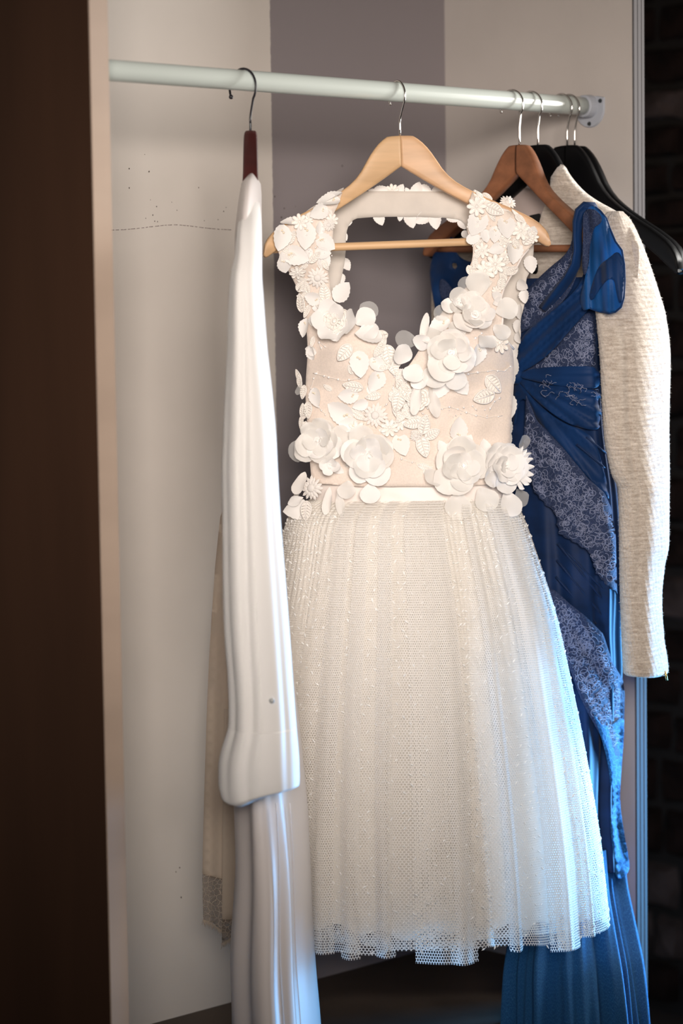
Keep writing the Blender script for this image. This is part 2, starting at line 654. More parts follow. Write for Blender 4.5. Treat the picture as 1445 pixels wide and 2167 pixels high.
def chaikin(poly, it):
    for _ in range(it):
        q = []
        for i in range(len(poly)):
            a, b = poly[i], poly[(i + 1) % len(poly)]
            q.append((a[0] * .75 + b[0] * .25, a[1] * .75 + b[1] * .25))
            q.append((a[0] * .25 + b[0] * .75, a[1] * .25 + b[1] * .75))
        poly = q
    return poly


def resample(poly, step):
    out = []
    n = len(poly)
    acc = 0.0
    for i in range(n):
        a, b = poly[i], poly[(i + 1) % n]
        d = math.dist(a, b)
        while acc < d:
            t = acc / d
            out.append((a[0] + (b[0] - a[0]) * t, a[1] + (b[1] - a[1]) * t))
            acc += step
        acc -= d
    if math.dist(out[0], out[-1]) < step * 0.4:
        out.pop()
    return out


def inside(pts, poly):
    x, y = pts[:, 0], pts[:, 1]
    c = np.zeros(len(pts), bool)
    n = len(poly)
    for i in range(n):
        x1, y1 = poly[i]
        x2, y2 = poly[(i + 1) % n]
        if y1 == y2:
            continue
        k = ((y1 > y) != (y2 > y)) & (x < (x2 - x1) * (y - y1) / (y2 - y1) + x1)
        c ^= k
    return c


def panel(name, poly, D, m, parent, step=9.0, thick=0.004, holes=(), smooth=2, jag=0.0, kind=None):
    """a cloth piece cut to an outline, laid over the depth field D(px, py), with real thickness behind it"""
    loops = [resample(chaikin(list(poly), smooth), step)] + [resample(chaikin(list(h), smooth), step) for h in holes]
    if jag:
        loops = [[(x + random.uniform(-jag, jag), y + random.uniform(-jag, jag)) for x, y in lp] for lp in loops]
    pts, edges = [], []
    for lp in loops:
        k = len(pts)
        pts += lp
        edges += [(k + i, k + (i + 1) % len(lp)) for i in range(len(lp))]
    bp = np.array(pts)
    lo, hi = bp.min(0), bp.max(0)
    gx, gy = np.meshgrid(np.arange(lo[0], hi[0], step), np.arange(lo[1], hi[1], step))
    gx[1::2] += step / 2
    gp = np.stack([gx.ravel(), gy.ravel()], 1)
    ok = inside(gp, loops[0])
    for h in loops[1:]:
        ok &= ~inside(gp, h)
    gp = gp[ok]
    if len(gp):
        dm = np.min(np.linalg.norm(gp[:, None, :] - bp[None, :, :], axis=2), axis=1)
        gp = gp[dm > step * 0.55]
    allp = [Vector(p) for p in pts] + [Vector((float(a), float(b))) for a, b in gp]
    rv, re, rf, *_ = geometry.delaunay_2d_cdt(allp, edges, [], 0, 1e-5)
    cen = np.array([[sum(rv[i].x for i in f) / len(f), sum(rv[i].y for i in f) / len(f)] for f in rf])
    keep = inside(cen, loops[0])
    for h in loops[1:]:
        keep &= ~inside(cen, h)
    tri = [tuple(f) for f, k in zip(rf, keep) if k]
    n = len(rv)
    ds = [D(p.x, p.y) for p in rv]
    front = [P(p.x, p.y, d) for p, d in zip(rv, ds)]
    back = [P(p.x, p.y, d + thick) for p, d in zip(rv, ds)]
    faces = []
    ec = {}
    for f in tri:
        a = sum(rv[f[i]].x * rv[f[(i + 1) % 3]].y - rv[f[(i + 1) % 3]].x * rv[f[i]].y for i in range(3))
        if a > 0:
            f = f[::-1]
        faces.append(f)
        faces.append(tuple(i + n for i in f[::-1]))
        for i in range(3):
            e = (f[i], f[(i + 1) % 3])
            ec[e] = 1
    for (a, b) in list(ec):
        if (b, a) not in ec:
            faces.append((b, a, a + n, b + n))
    uv = [(p.x / FPX * 3.8, -p.y / FPX * 3.8) for p in rv] * 2
    return obj(name, front + back, faces, m, parent, uv, True, kind)


# ------------------------------------------------------------------ setting: the closet and the room round it
ZP = onplane(880, 2015, S_BACK).z          # top of the platform the closet stands on
ZT = 2.55
TL0 = solve_t(192, S_FRONT, RZ)            # left side board: outer and inner face
TL1 = solve_t(230, S_FRONT, RZ)


def wall(name, boxes, m, parent=None):
    b = MB()
    for q in boxes:
        b.wbox(*q)
    o = b.obj(name, m, parent, smooth=False)
    if parent is None:
        o['kind'] = 'structure'
    me = o.data
    ul = me.uv_layers.new(name='UVMap')
    for li, lp in enumerate(me.loops):
        w = me.vertices[lp.vertex_index].co + WL[o.name]
        ul.data[li].uv = ((w - A0).dot(r), w.z)
    return o


wall_back = wall('wall_back', [(TL0, RL + 0.03, S_BACK - 0.03, S_BACK, ZP - 0.3, ZT)], M['wall'])
wall_right = wall('wall_right', [(RL, RL + 0.0275, S_BACK, S_FRONT - 0.002, 0.0, ZT)], M['panel'])
wall_left = wall('wall_left', [(TL0 + 0.006, TL1, S_BACK, S_FRONT - 0.003, 0.0, ZT)], M['panel'])
wall('side_cladding', [(TL0, TL0 + 0.006, S_BACK - 0.03, S_FRONT - 0.003, 0.0, ZT)], M['brown'], wall_left)
trim_1 = wall('trim_1', [(TL0, TL1, S_FRONT - 0.003, S_FRONT, 0.0, ZT)], M['edge'])
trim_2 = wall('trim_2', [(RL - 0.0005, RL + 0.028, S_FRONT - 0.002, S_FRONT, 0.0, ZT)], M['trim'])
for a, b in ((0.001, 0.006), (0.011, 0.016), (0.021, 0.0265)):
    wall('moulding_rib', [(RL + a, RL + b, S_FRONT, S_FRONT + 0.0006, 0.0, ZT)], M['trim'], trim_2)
floor_ = wall('floor', [(TL0, RL, S_BACK, S_FRONT - 0.012, ZP - 0.022, ZP)], M['floor'])
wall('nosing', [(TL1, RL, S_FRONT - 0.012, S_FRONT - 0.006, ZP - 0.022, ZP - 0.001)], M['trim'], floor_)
wall('riser', [(TL1, RL, S_FRONT - 0.03, S_FRONT - 0.02, 0.0, ZP - 0.022)], M['floor'], floor_)
fl = MB()
fl.box([V(-4, -1.5, -0.05), V(4, -1.5, -0.05), V(4, 6.5, -0.05), V(-4, 6.5, -0.05), V(-4, -1.5, 0), V(4, -1.5, 0), V(4, 6.5, 0), V(-4, 6.5, 0)])
fo = fl.obj('floor_room', M['room_floor'], smooth=False)
fo['kind'] = 'structure'

# stone wall beyond the closet, with its stones proud of the mortar
TS = T_KEY + 0.02
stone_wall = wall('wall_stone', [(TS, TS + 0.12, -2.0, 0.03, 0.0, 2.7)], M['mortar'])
rs = random.Random(5)
z = 0.02
while z < 2.6:
    h = rs.uniform(0.055, 0.12)
    s = -1.6 + rs.uniform(-0.04, 0.0)
    while s < -0.02:
        w = rs.uniform(0.07, 0.2)
        if s + w > 0.02:
            break
        d = rs.uniform(0.012, 0.035)
        ring_o, ring_i = [], []
        n8 = [(0, 0), (.5, -.02), (1, 0), (1.02, .5), (1, 1), (.5, 1.02), (0, 1), (-.02, .5)]
        for (a, b) in n8:
            a2, b2 = .06 + a * .88 + rs.uniform(-.04, .04), .07 + b * .86 + rs.uniform(-.05, .05)
            ring_o.append(W(TS + 0.002, s + a2 * w, z + b2 * h))
            ring_i.append(W(TS - d * rs.uniform(.7, 1), s + (.5 + (a2 - .5) * .82) * w, z + (.5 + (b2 - .5) * .78) * h))
        c = W(TS - d * 1.15, s + w / 2, z + h / 2)
        vs = ring_o + ring_i + [c]
        fs = [(i, (i + 1) % 8, 8 + (i + 1) % 8, 8 + i) for i in range(8)] + [(8 + i, 8 + (i + 1) % 8, 16) for i in range(8)]
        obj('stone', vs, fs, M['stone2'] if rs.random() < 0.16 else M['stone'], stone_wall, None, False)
        s += w + 0.004
    z += h + 0.004

# specks and the hairline crease in the back wall's paint
b = MB()
for (px, py, q) in [(273, 357, 3), (315, 363, 3.4), (273, 398, 3), (420, 397, 2.6), (331, 437, 2.4), (323, 455, 3), (327, 468, 2.4), (333, 469, 2.4), (473, 447, 2.6),
                    (478, 439, 2), (374, 445, 2), (306, 327, 1.8), (308, 462, 2), (432, 467, 2), (461, 465, 2), (581, 416, 3), (601, 441, 3), (595, 460, 4), (724, 351, 3),
                    (380, 1836, 3), (372, 1845, 2.5), (383, 1899, 3), (318, 423, 1.5), (363, 428, 1.6), (625, 437, 1.5)]:
    c = onplane(px, py, S_BACK)
    k = q / FPX * c.y * 0.55
    ring = [c + (r * math.cos(a) + V(0, 0, 1) * math.sin(a) * 1.25) * k * random.uniform(.7, 1.1) for a in [i * PI / 4 for i in range(8)]]
    b.add([x + g * 0.0004 for x in ring] + [c + g * 0.001], [(i, (i + 1) % 8, 8) for i in range(8)])
b.obj('paint_speck', M['speck'], wall_back, kind='stuff')
b = MB()
cre = [(232, 487), (262, 486), (290, 483.5), (318, 480), (345, 477), (370, 475.5), (400, 478), (430, 482), (460, 485), (492, 486.5)]
x = 234.0
while x < 490:
    L_ = random.uniform(3, 9)
    y0, y1 = float(np.interp(x, [c[0] for c in cre], [c[1] for c in cre])), float(np.interp(x + L_, [c[0] for c in cre], [c[1] for c in cre]))
    b.tube([onplane(x, y0, S_BACK) + g * 0.0003, onplane(x + L_, y1, S_BACK) + g * 0.0003], 0.0006, 5)
    x += L_ + random.uniform(1.5, 5)
b.obj('paint_crease', M['crack'], wall_back, kind='stuff')

# ------------------------------------------------------------------ clothes rail
rail = thing('clothes_rail', W(RL, 0, RZ), 'pale painted round clothes rail running the width of the closet, five hooks on it', 'rail')
b = MB()
b.tube([W(TL1 + 0.002 + (RL - 0.012 - TL1) * i / 24, 0, RZ) for i in range(25)], 0.0152, 32)
b.obj('rod', M['rod'], rail)


def flange(t_face, sgn, parent):
    pts = [(-0.031, 0.014), (-0.015, 0.017), (0.015, 0.017), (0.031, 0.014)] + [(0.031 * math.cos(a), -0.004 + 0.031 * math.sin(a)) for a in [-i * PI / 14 for i in range(15)]]
    n = len(pts)
    vs = [W(t_face, s_, RZ + z_) for s_, z_ in pts] + [W(t_face - sgn * 0.004, s_ * .96, RZ + z_ * .96) for s_, z_ in pts]
    fs = [(i, (i + 1) % n, n + (i + 1) % n, n + i) for i in range(n)] + [tuple(range(n)), tuple(range(2 * n - 1, n - 1, -1))]
    b = MB()
    b.add(vs, fs)
    b.tube([W(t_face - sgn * 0.003, 0, RZ), W(t_face - sgn * 0.02, 0, RZ), W(t_face - sgn * 0.022, 0, RZ)], [0.0195, 0.0185, 0.0168], 28)
    o = b.obj('mounting_flange', M['flange'], parent, smooth=False)
    for s_, z_ in ((0.024, 0.008), (-0.024, 0.008), (0.0, -0.0285)):
        c = MB()
        c.tube([W(t_face - sgn * 0.003, s_, RZ + z_), W(t_face - sgn * 0.0058, s_, RZ + z_)], [0.0042, 0.003], 12)
        c.obj('screw', M['screw'], o, smooth=False)


flange(RL, 1, rail)

# ------------------------------------------------------------------ hangers
UP = [(0, 0), (.08, -.001), (.137, -.012), (.19, -.029), (.237, -.05), (.285, -.073), (.352, -.095), (.48, -.12), (.63, -.143), (.79, -.166), (.92, -.19), (.985, -.215), (1.0, -.238)]
LOW = [(0, -.064), (.085, -.081), (.222, -.107), (.453, -.148), (.63, -.178), (.79, -.206), (.92, -.232), (.985, -.243), (1.0, -.2385)]
KS = 1 / 1.345          # the curves above are in kilopixels at the middle hanger


def hanger(name, px, py, Y, yaw, roll, mats, label, group=None, half=0.224, bow=0.03, bar=True, hook_mat='chrome', hook_f=0.6, hook_R=0.0225, hook_off=0.011, stem_px=None, ball=False, th=0.0075, drop=1.0):
    apex = P(px, py, Y)
    root = thing(name, apex, label, 'hanger', group)
    rot = Matrix.Rotation(yaw, 3, 'Z') @ Matrix.Rotation(-roll, 3, 'Y')
    sg = [0, .015, .03, .06, .09, .12, .15, .18, .21, .24, .28, .32, .37, .43, .5, .58, .66, .74, .82, .88, .93, .965, .985, .997]
    ux, uy = [q[0] for q in UP], [q[1] for q in UP]
    lx, ly = [q[0] for q in LOW], [q[1] for q in LOW]
    for side in (-1, 1):
        vs, fs = [], []
        NS = 16
        for u in sg:
            zt, zb = float(hermite(ux, uy, u)) * KS * drop, float(hermite(lx, ly, u)) * KS * drop
            cz, hz = (zt + zb) / 2, max((zt - zb) / 2, 0.002)
            yc = -bow * u ** 1.7
            hy = th * (1 + 0.45 * u)
            for j in range(NS):
                a = 2 * PI * j / NS
                ca, sa = math.cos(a), math.sin(a)
                e = 0.38
                vs.append(apex + rot @ V(side * (u * half + 0.0003), yc + hy * math.copysign(abs(ca) ** e, ca), cz + hz * math.copysign(abs(sa) ** e, sa)))
        k = len(sg)
        for i in range(k - 1):
            for j in range(NS):
                q = (i * NS + j, i * NS + (j + 1) % NS, (i + 1) * NS + (j + 1) % NS, (i + 1) * NS + j)
                fs.append(q if side < 0 else q[::-1])
        fs.append(tuple(range(NS)))
        fs.append(tuple((k - 1) * NS + j for j in range(NS)))
        obj('shoulder_arm', vs, fs, M[mats[0 if side < 0 else 1]], root)
    if bar:
        b = MB()
        zb = -.226 * KS * drop
        b.tube([apex + rot @ V(half * .93 * q, -bow * .8 + 0.004, zb) for q in np.linspace(-1, 1, 12)], 0.0062, 14)
        b.obj('trouser_bar', M[mats[0]], root)
    # hook: stem, offset curve, arc over the rail
    spx = stem_px or px
    f_ = hook_f
    dback = V(-f_, math.sqrt(1 - f_ * f_), 0)
    t_ = solve_t(spx, 0, RZ)
    stem = Vector((apex.x, apex.y, 0))
    # rail point nearest to stem + offset
    c0 = Vector((stem.x, stem.y, 0)) + dback * hook_off
    t_ = (c0 - Vector((A0.x, A0.y, 0))).dot(r)
    cc = W(t_, 0, RZ + 0.0152 + 0.0017 - hook_R)
    fr = cc - dback * hook_R
    path = [apex + V(0, 0, -0.012), apex + V(0, 0, 0.012)]
    zk = cc.z - hook_R * 1.55
    path.append(Vector((apex.x, apex.y, (apex.z + zk) / 2)))
    path.append(Vector((apex.x, apex.y, zk - 0.003)))
    st = Vector((apex.x, apex.y, zk))
    a0 = -38
    first = cc - dback * (hook_R * math.cos(math.radians(a0))) + V(0, 0, hook_R * math.sin(math.radians(a0)))
    for q in (0.2, 0.5, 0.8):
        path.append(st.lerp(first, q))
    for i in range(25):
        a = math.radians(a0 + (205 - a0) * i / 24)
        path.append(cc - dback * (hook_R * math.cos(a)) + V(0, 0, hook_R * math.sin(a)))
    b = MB()
    b.tube(path, 0.00172, 10)
    e = path[-1]
    b.ball(e, 0.0034 if ball else 0.0022, 10, 8)
    b.obj('hook', M[hook_mat], root)
    return root, apex, rot


def yrail(px):
    t_ = solve_t(px, 0, RZ)
    return W(t_, 0, RZ).y


YH = yrail(836) - 0.005
hanger('wooden_hanger', 846, 287, YH, math.radians(8), math.radians(1.6), ('pale_wood', 'pale_wood2'),
       'pale natural wooden hanger holding the white flowered wedding dress', 'coat hangers on the rail', hook_f=0.5, hook_R=0.0235)
YL = yrail(516) - 0.012
hanger('wooden_hanger', 530, 276, YL, math.radians(-87.9), 0.0, ('dark_wood', 'dark_wood'),
       'dark red-brown wooden hanger with a black hook, seen edge-on above the long white gown', 'coat hangers on the rail', half=0.15, bow=0.01, bar=False, hook_mat='blackwire', hook_f=0.72, hook_R=0.0275, hook_off=0.017, ball=True, th=0.0098)
YB = yrail(1084) - 0.012
hanger('wooden_hanger', 1099, 306, YB, math.radians(-48), math.radians(-1.5), ('brown_wood', 'brown_wood'),
       'red-brown wooden hanger holding the blue dress', 'coat hangers on the rail', bow=0.02, hook_f=0.75, hook_R=0.0235, hook_off=0.014, half=0.19, th=0.009)
YJ = yrail(1125) - 0.012
hanger('wooden_hanger', 1138, 306, YJ, math.radians(-47), 0, ('black_wood', 'black_wood'),
       'black hanger inside the cream jacket, directly behind the red-brown hanger', 'coat hangers on the rail', bow=0.02, bar=False, hook_f=0.75, hook_R=0.0235, hook_off=0.014)
YE = yrail(1190) - 0.012
hanger('wooden_hanger', 1200, 307, YE, math.radians(-38), math.radians(0.5), ('black_wood', 'black_wood'),
       'empty black hanger behind the cream jacket, first of the two at the rail end', 'coat hangers on the rail', half=0.225, drop=1.22, bow=0.02, bar=False, hook_f=0.72, hook_R=0.0235, hook_off=0.012)
YF = yrail(1206) - 0.012
hanger('wooden_hanger', 1216, 309, YF, math.radians(-38), math.radians(0.5), ('black_wood', 'black_wood'),
       'empty black hanger nearest the rail end flange, its arm tip past the jacket shoulder', 'coat hangers on the rail', half=0.222, drop=1.22, bow=0.02, bar=False, hook_f=0.72, hook_R=0.0235, hook_off=0.012)

# ------------------------------------------------------------------ applique meshes (unit length, lying in XY, facing +Z)
def leaf_mesh(v, serr=True, wide=0.36):
    rr = random.Random(40 + v)
    n = 13
    curl, cup, tw = rr.uniform(-.10, .16), rr.uniform(.05, .16), rr.uniform(-.08, .08)
    vs, fs = [], []
    for i in range(n + 1):
        s = i / n
        x = -0.5 + s
        w = wide * math.sin(PI * (s ** 0.78)) ** 0.72 if 0 < s < 1 else 0.012
        for c in (-1, -.55, 0, .55, 1):
            k = 1.0
            if serr and abs(c) == 1:
                k = 1.055 if i % 2 else 0.955
            y = c * w * k
            z = cup * (y / .36) ** 2 - (0.018 if c == 0 else 0) + curl * (s - .5) ** 2 * 1.6 + tw * y * (s - .3)
            vs.append((x, y, z))
    for i in range(n):
        for j in range(4):
            fs.append((i * 5 + j, (i + 1) * 5 + j, (i + 1) * 5 + j + 1, i * 5 + j + 1))
    return raw_mesh('leaf_applique', vs, fs, M['petal_w'])


def lace_leaf_mesh(v):
    b = MB()
    n = 14
    wide = (0.24, 0.3)[v % 2]
    def W_(s):
        return wide * math.sin(PI * s ** 0.8) ** 0.75
    rim = [(-.5 + i / n, W_(i / n) if 0 < i < n else 0.0, .03) for i in range(n + 1)] + [(-.5 + i / n, -W_(i / n), .03) for i in range(n - 1, 0, -1)]
    b.tube(rim, .034, 5, closed=True)
    b.tube([(-.5, 0, .03), (0, 0, .06), (.5, 0, .03)], .03, 5)
    for s in (.2, .34, .48, .62, .76):
        for sg_ in (-1, 1):
            b.tube([(-.5 + s, 0, .04), (-.5 + s + .1, sg_ * W_(min(1, s + .1)) * .95, .04)], .024, 4)
    vs = [(-.5 + i / n, c * W_(i / n) if 0 < i < n else 0, .0) for i in range(n + 1) for c in (-1, 0, 1)]
    b.add(vs, [(i * 3 + j, (i + 1) * 3 + j, (i + 1) * 3 + j + 1, i * 3 + j + 1) for i in range(n) for j in (0, 1)])
    return b.mesh('lace_leaf', M['cord'])


def daisy_mesh(k=8):
    b = MB()
    for i in range(k):
        a = 2 * PI * i / k
        ca, sa = math.cos(a), math.sin(a)
        lp = []
        for j in range(12):
            q = 2 * PI * j / 12
            x = .29 + .2 * math.cos(q)
            y = .088 * math.sin(q) * (1 + .35 * math.cos(q))
            lp.append((x * ca - y * sa, x * sa + y * ca, .05))
        b.tube(lp, .03, 5, closed=True)
        b.add([((.1) * ca, (.1) * sa, .02)] + [(x * .96, y * .96, .03) for x, y, _ in lp], [(0, 1 + j, 1 + (j + 1) % 12) for j in range(12)])
    b.ball((0, 0, .05), (.09, .09, .06), 8, 5)
    return b.mesh('daisy_applique', M['cord'])


def pinked_mesh():
    b = MB()
    rr = random.Random(3)
    for lay in range(2):
        k = 15 - lay * 3
        for i in range(k):
            a = 2 * PI * (i + .5 * lay) / k + rr.uniform(-.08, .08)
            ca, sa = math.cos(a), math.sin(a)
            L_ = (.5, .36)[lay] * rr.uniform(.88, 1.05)
            pr = [(0.03, 0, .03), (.2, -.055, .06), (.2, .055, .06), (L_ * .8, -.062, .05), (L_ * .8, .062, .05), (L_, 0, .03), (.2, 0, .09), (L_ * .8, 0, .085)]
            vs = [(x * ca - y * sa, x * sa + y * ca, z + lay * .05) for x, y, z in pr]
            b.add(vs, [(0, 1, 6), (0, 6, 2), (1, 3, 7, 6), (6, 7, 4, 2), (3, 5, 7), (7, 5, 4)])
    b.ball((0, 0, .12), (.16, .16, .06), 10, 6)
    return b.mesh('pinked_flower', M['petal'])


def petal_mesh(v, m='petal'):
    rr = random.Random(90 + v)
    nr, na = 6, 18
    vs, fs = [(0, 0, 0)], []
    ph, am, cup = rr.uniform(0, 6), rr.uniform(.03, .08), rr.uniform(.06, .2)
    for i in range(1, nr + 1):
        q = i / nr
        for j in range(na):
            a = 2 * PI * j / na
            x = .5 + .5 * q * math.cos(a)
            nar = (.42 + .58 * min(1, max(0, x) * 2.0) ** .8)
            y = .5 * q * math.sin(a) * nar * 1.04
            z = cup * (x ** 2) + .22 * y * y + am * q ** 3 * math.sin(3 * a + ph) + am * .6 * q ** 4 * math.sin(5 * a + 2 * ph)
            vs.append((x, y, z))
    vs[0] = (.5, 0, cup * .25)
    for j in range(na):
        fs.append((0, 1 + j, 1 + (j + 1) % na))
        for i in range(nr - 1):
            p_, q_ = 1 + i * na, 1 + (i + 1) * na
            fs.append((p_ + j, q_ + j, q_ + (j + 1) % na, p_ + (j + 1) % na))
    return raw_mesh('petal', vs, fs, M[m])


def medallion_mesh(lobes=6):
    b = MB()
    for rad, amp in ((.48, .12), (.38, .12), (.26, .1), (.12, 0)):
        pts = []
        for i in range(lobes * 8):
            a = 2 * PI * i / (lobes * 8)
            q = rad * (1 - amp + amp * 1.6 * abs(math.sin(a * lobes / 2)) ** .7)
            pts.append((q * math.cos(a), q * math.sin(a), .05 + .04 * (.5 - rad)))
        b.tube(pts, .02, 4, closed=True)
    for i in range(lobes * 2):
        a = 2 * PI * i / (lobes * 2)
        b.tube([(.12 * math.cos(a), .12 * math.sin(a), .05), (.45 * math.cos(a), .45 * math.sin(a), .045)], .014, 4)
    b.ball((0, 0, .06), (.07, .07, .05), 8, 5)
    vs = [(0, 0, .02)]
    for i in range(lobes * 8):
        a = 2 * PI * i / (lobes * 8)
        q = .47 * (.88 + .19 * abs(math.sin(a * lobes / 2)) ** .7)
        vs.append((q * math.cos(a), q * math.sin(a), .02))
    b.add(vs, [(0, 1 + i, 1 + (i + 1) % (lobes * 8)) for i in range(lobes * 8)])
    return b.mesh('crochet_medallion', M['cord'])


def bud_mesh(v):
    """crumpled heart of a cloth rose: a tight spiral of folded edges"""
    b = MB()
    rr = random.Random(v)
    for k in range(7):
        a0 = rr.uniform(0, 6)
        rad = .06 + .055 * k
        n = 11
        vs = []
        for i in range(n):
            a = a0 + i / (n - 1) * 2.6
            w = math.sin(PI * i / (n - 1))
            vs.append((rad * .8 * math.cos(a), rad * .8 * math.sin(a), 0.02))
            vs.append((rad * (1.0 + .1 * w) * math.cos(a), rad * (1.0 + .1 * w) * math.sin(a), .05 + (.26 - .03 * k) * w ** .6 + rr.uniform(-.015, .015)))
            vs.append((rad * 1.18 * math.cos(a + .05), rad * 1.18 * math.sin(a + .05), .04 + (.22 - .03 * k) * w ** .6))
        b.add(vs, [q for i in range(n - 1) for q in ((i * 3, i * 3 + 3, i * 3 + 4, i * 3 + 1), (i * 3 + 1, i * 3 + 4, i * 3 + 5, i * 3 + 2))])
    b.ball((0, 0, .02), (.3, .3, .08), 12, 6)
    return b.mesh('rose_heart', M['petal_w'])


def pearl_mesh():
    b = MB()
    b.ball((0, 0, 0.4), (.5, .5, .45), 8, 6)
    return b.mesh('pearl', M['pearl'])


LEAF = [leaf_mesh(i) for i in range(5)]
LACE = [lace_leaf_mesh(i) for i in range(2)]
DAISY, PINK = daisy_mesh(), pinked_mesh()
PETAL = [petal_mesh(i) for i in range(6)]
PETW = [petal_mesh(i + 10, 'petal_w') for i in range(4)]
ORG = [petal_mesh(i + 20, 'organza') for i in range(5)]
SHEER = [petal_mesh(i + 30, 'sheer') for i in range(2)]
MEDAL, BUD, PEARL = medallion_mesh(), [bud_mesh(i) for i in range(3)], pearl_mesh()


def frame(D, px, py, deg, lift=0.0):
    """axes on the cloth at a pixel: x along the given picture direction, z out of the cloth"""
    e = 6.0
    d0 = D(px, py)
    p = P(px, py, d0)
    a = P(px + e, py, D(px + e, py)) - P(px - e, py, D(px - e, py))
    c = P(px, py - e, D(px, py - e)) - P(px, py + e, D(px, py + e))
    nz = a.cross(c).normalized()
    if nz.y > -0.35:
        nz = (nz + V(0, -1.2, 0)).normalized()
    q = math.radians(deg)
    x = (R * math.cos(q) + U * math.sin(q))
    x = (x - nz * x.dot(nz)).normalized()
    y = nz.cross(x)
    p = p + nz * lift
    return Matrix(((x.x, y.x, nz.x, p.x), (x.y, y.y, nz.y, p.y), (x.z, y.z, nz.z, p.z), (0, 0, 0, 1))), d0


def place(name, me, parent, D, px, py, size, deg, lift=0.002, tilt=0.0, asp=1.0, roll=0.0):
    m, d0 = frame(D, px, py, deg, lift)
    k = size / FPX * d0
    m = m @ Matrix.Rotation(-math.radians(tilt), 4, 'Y') @ Matrix.Rotation(math.radians(roll), 4, 'X') @ Matrix.Diagonal((k, k * asp, k, 1))
    return inst(name, me, parent, m)


# ------------------------------------------------------------------ the wedding dress
dress = thing('wedding_dress', P(870, 1500, YH), 'white sleeveless wedding dress with cloth flowers on the bodice and a dotted tulle skirt', 'dress')

FRONT = [(732, 395), (712, 403), (690, 423), (664, 435), (640, 453), (620, 465), (600, 481), (588, 501), (586, 525), (595, 550), (613, 578), (629, 610), (638, 640), (646, 675), (650, 715), (651, 750), (647, 800),
         (646, 850), (652, 920), (657, 1000), (662, 1030), (1076, 1030), (1077, 1000), (1080, 900), (1085, 850), (1088, 800), (1086, 738), (1071, 719), (1062, 694), (1064, 666), (1060, 630), (1067, 607), (1079, 586),
         (1093, 565), (1104, 543), (1119, 526), (1134, 511), (1137, 490), (1122, 471), (1096, 452), (1052, 430), (1014, 406), (1000, 399), (998, 410), (991, 433), (996, 452), (990, 470), (988, 492), (1001, 515),
         (1000, 548), (993, 565), (993, 600), (980, 615), (955, 637), (930, 667), (905, 707), (885, 744), (865, 774), (849, 790), (831, 757), (800, 722), (765, 695), (730, 665), (706, 643), (699, 615), (697, 595),
         (693, 564), (696, 546), (704, 515), (705, 482), (703, 457), (717, 431), (722, 412)]


def DF(px, py):
    """depth of the bodice front: flat straps over the hanger, two cups, a waist"""
    u = max(-1.0, min(1.0, (px - 866) / 232.0))
    bul = float(np.interp(py, [395, 470, 560, 660, 740, 830, 930, 1030], [0.004, .008, .02, .045, .062, .056, .05, .052]))
    d = YH - 0.014 - bul * (1 - u * u) ** 0.6
    for cx, cy, sx, sy, am in ((735, 742, 62, 70, .022), (985, 742, 66, 72, .022)):
        d -= am * math.exp(-((px - cx) / sx) ** 2 - ((py - cy) / sy) ** 2)
    # the straps lie over the hanger's arms and fold back over their upper edge
    u2 = (px - 846) / 300.0
    hang = YH + (px - 846) / 1345.0 * 0.14 - 0.03 * min(1.1, abs(u2)) ** 1.7 - 0.0185
    k = min(1.0, max(0.0, (640 - py) / 110.0))
    k = k * k * (3 - 2 * k)
    d = d * (1 - k) + min(d, hang) * k
    top = float(np.interp(px, [562, 590, 640, 690, 735, 846, 990, 1052, 1100, 1137, 1160], [500, 478, 450, 420, 394, 287, 398, 430, 452, 486, 500]))
    k = max(0.0, 1 - (py - top) / 16.0)
    d += 0.022 * k * k
    d += 0.0012 * math.sin(px * .09 + py * .03) + 0.001 * math.sin(py * .11)
    return d


panel('bodice', FRONT, DF, M['nude'], dress, step=8, thick=0.003, smooth=1)

BACK = [(742, 406), (800, 404), (870, 405), (940, 405), (1000, 406), (1060, 440), (1105, 462), (1128, 500), (1130, 530), (1124, 572), (1112, 590), (1115, 610), (1110, 645), (1100, 680), (1103, 715), (1092, 750), (1087, 800),
        (1084, 850), (1080, 950), (1074, 1030), (664, 1030), (655, 920), (652, 800), (656, 700), (652, 640), (632, 590), (612, 545), (606, 500), (640, 470), (690, 440), (716, 424)]
HOLE = [(760, 460), (870, 458), (970, 462), (984, 474), (990, 500), (1004, 520), (1016, 600), (1010, 700), (950, 790), (880, 850), (820, 850), (760, 790), (722, 700), (712, 625), (722, 590), (731, 548), (732, 490), (742, 468)]


def DB(px, py):
    u = max(-1.0, min(1.0, (px - 866) / 240.0))
    return YH + 0.022 + 0.045 * (1 - u * u) ** .5 * float(np.interp(py, [400, 700, 1030], [.55, .8, .8])) + 0.0014 * math.sin(px * .06 + 1.3 * math.sin(py * .05))


back = panel('back_bodice', BACK, DB, M['back_in'], dress, step=9, thick=0.003, holes=[HOLE], smooth=1)
# binding of the front armhole
b = MB()
arm = [(1119, 527), (1104, 544), (1093, 566), (1079, 587), (1067, 608), (1060, 631), (1064, 667), (1062, 695), (1071, 720), (1087, 739)]
b.tube([P(x, y, DF(x, y) - 0.001) for x, y in arm], 0.0019, 6)
b.obj('armhole_binding', M['satin'], dress)

# waistband
WB = Loft([(1006, 656, 1081, YH + .006, .062, .05), (1030, 655, 1082, YH + .006, .066, .052), (1057, 657, 1084, YH + .006, .068, .054)],
          fold=lambda a, v, py: (.0007 * math.sin(a * 37 + 2) * math.sin(v * 3) + .0004 * math.sin(a * 13 + v * 8), 0, 0))
WB.build('waistband', M['satin'], dress, 96, 12, cap=(False, False))
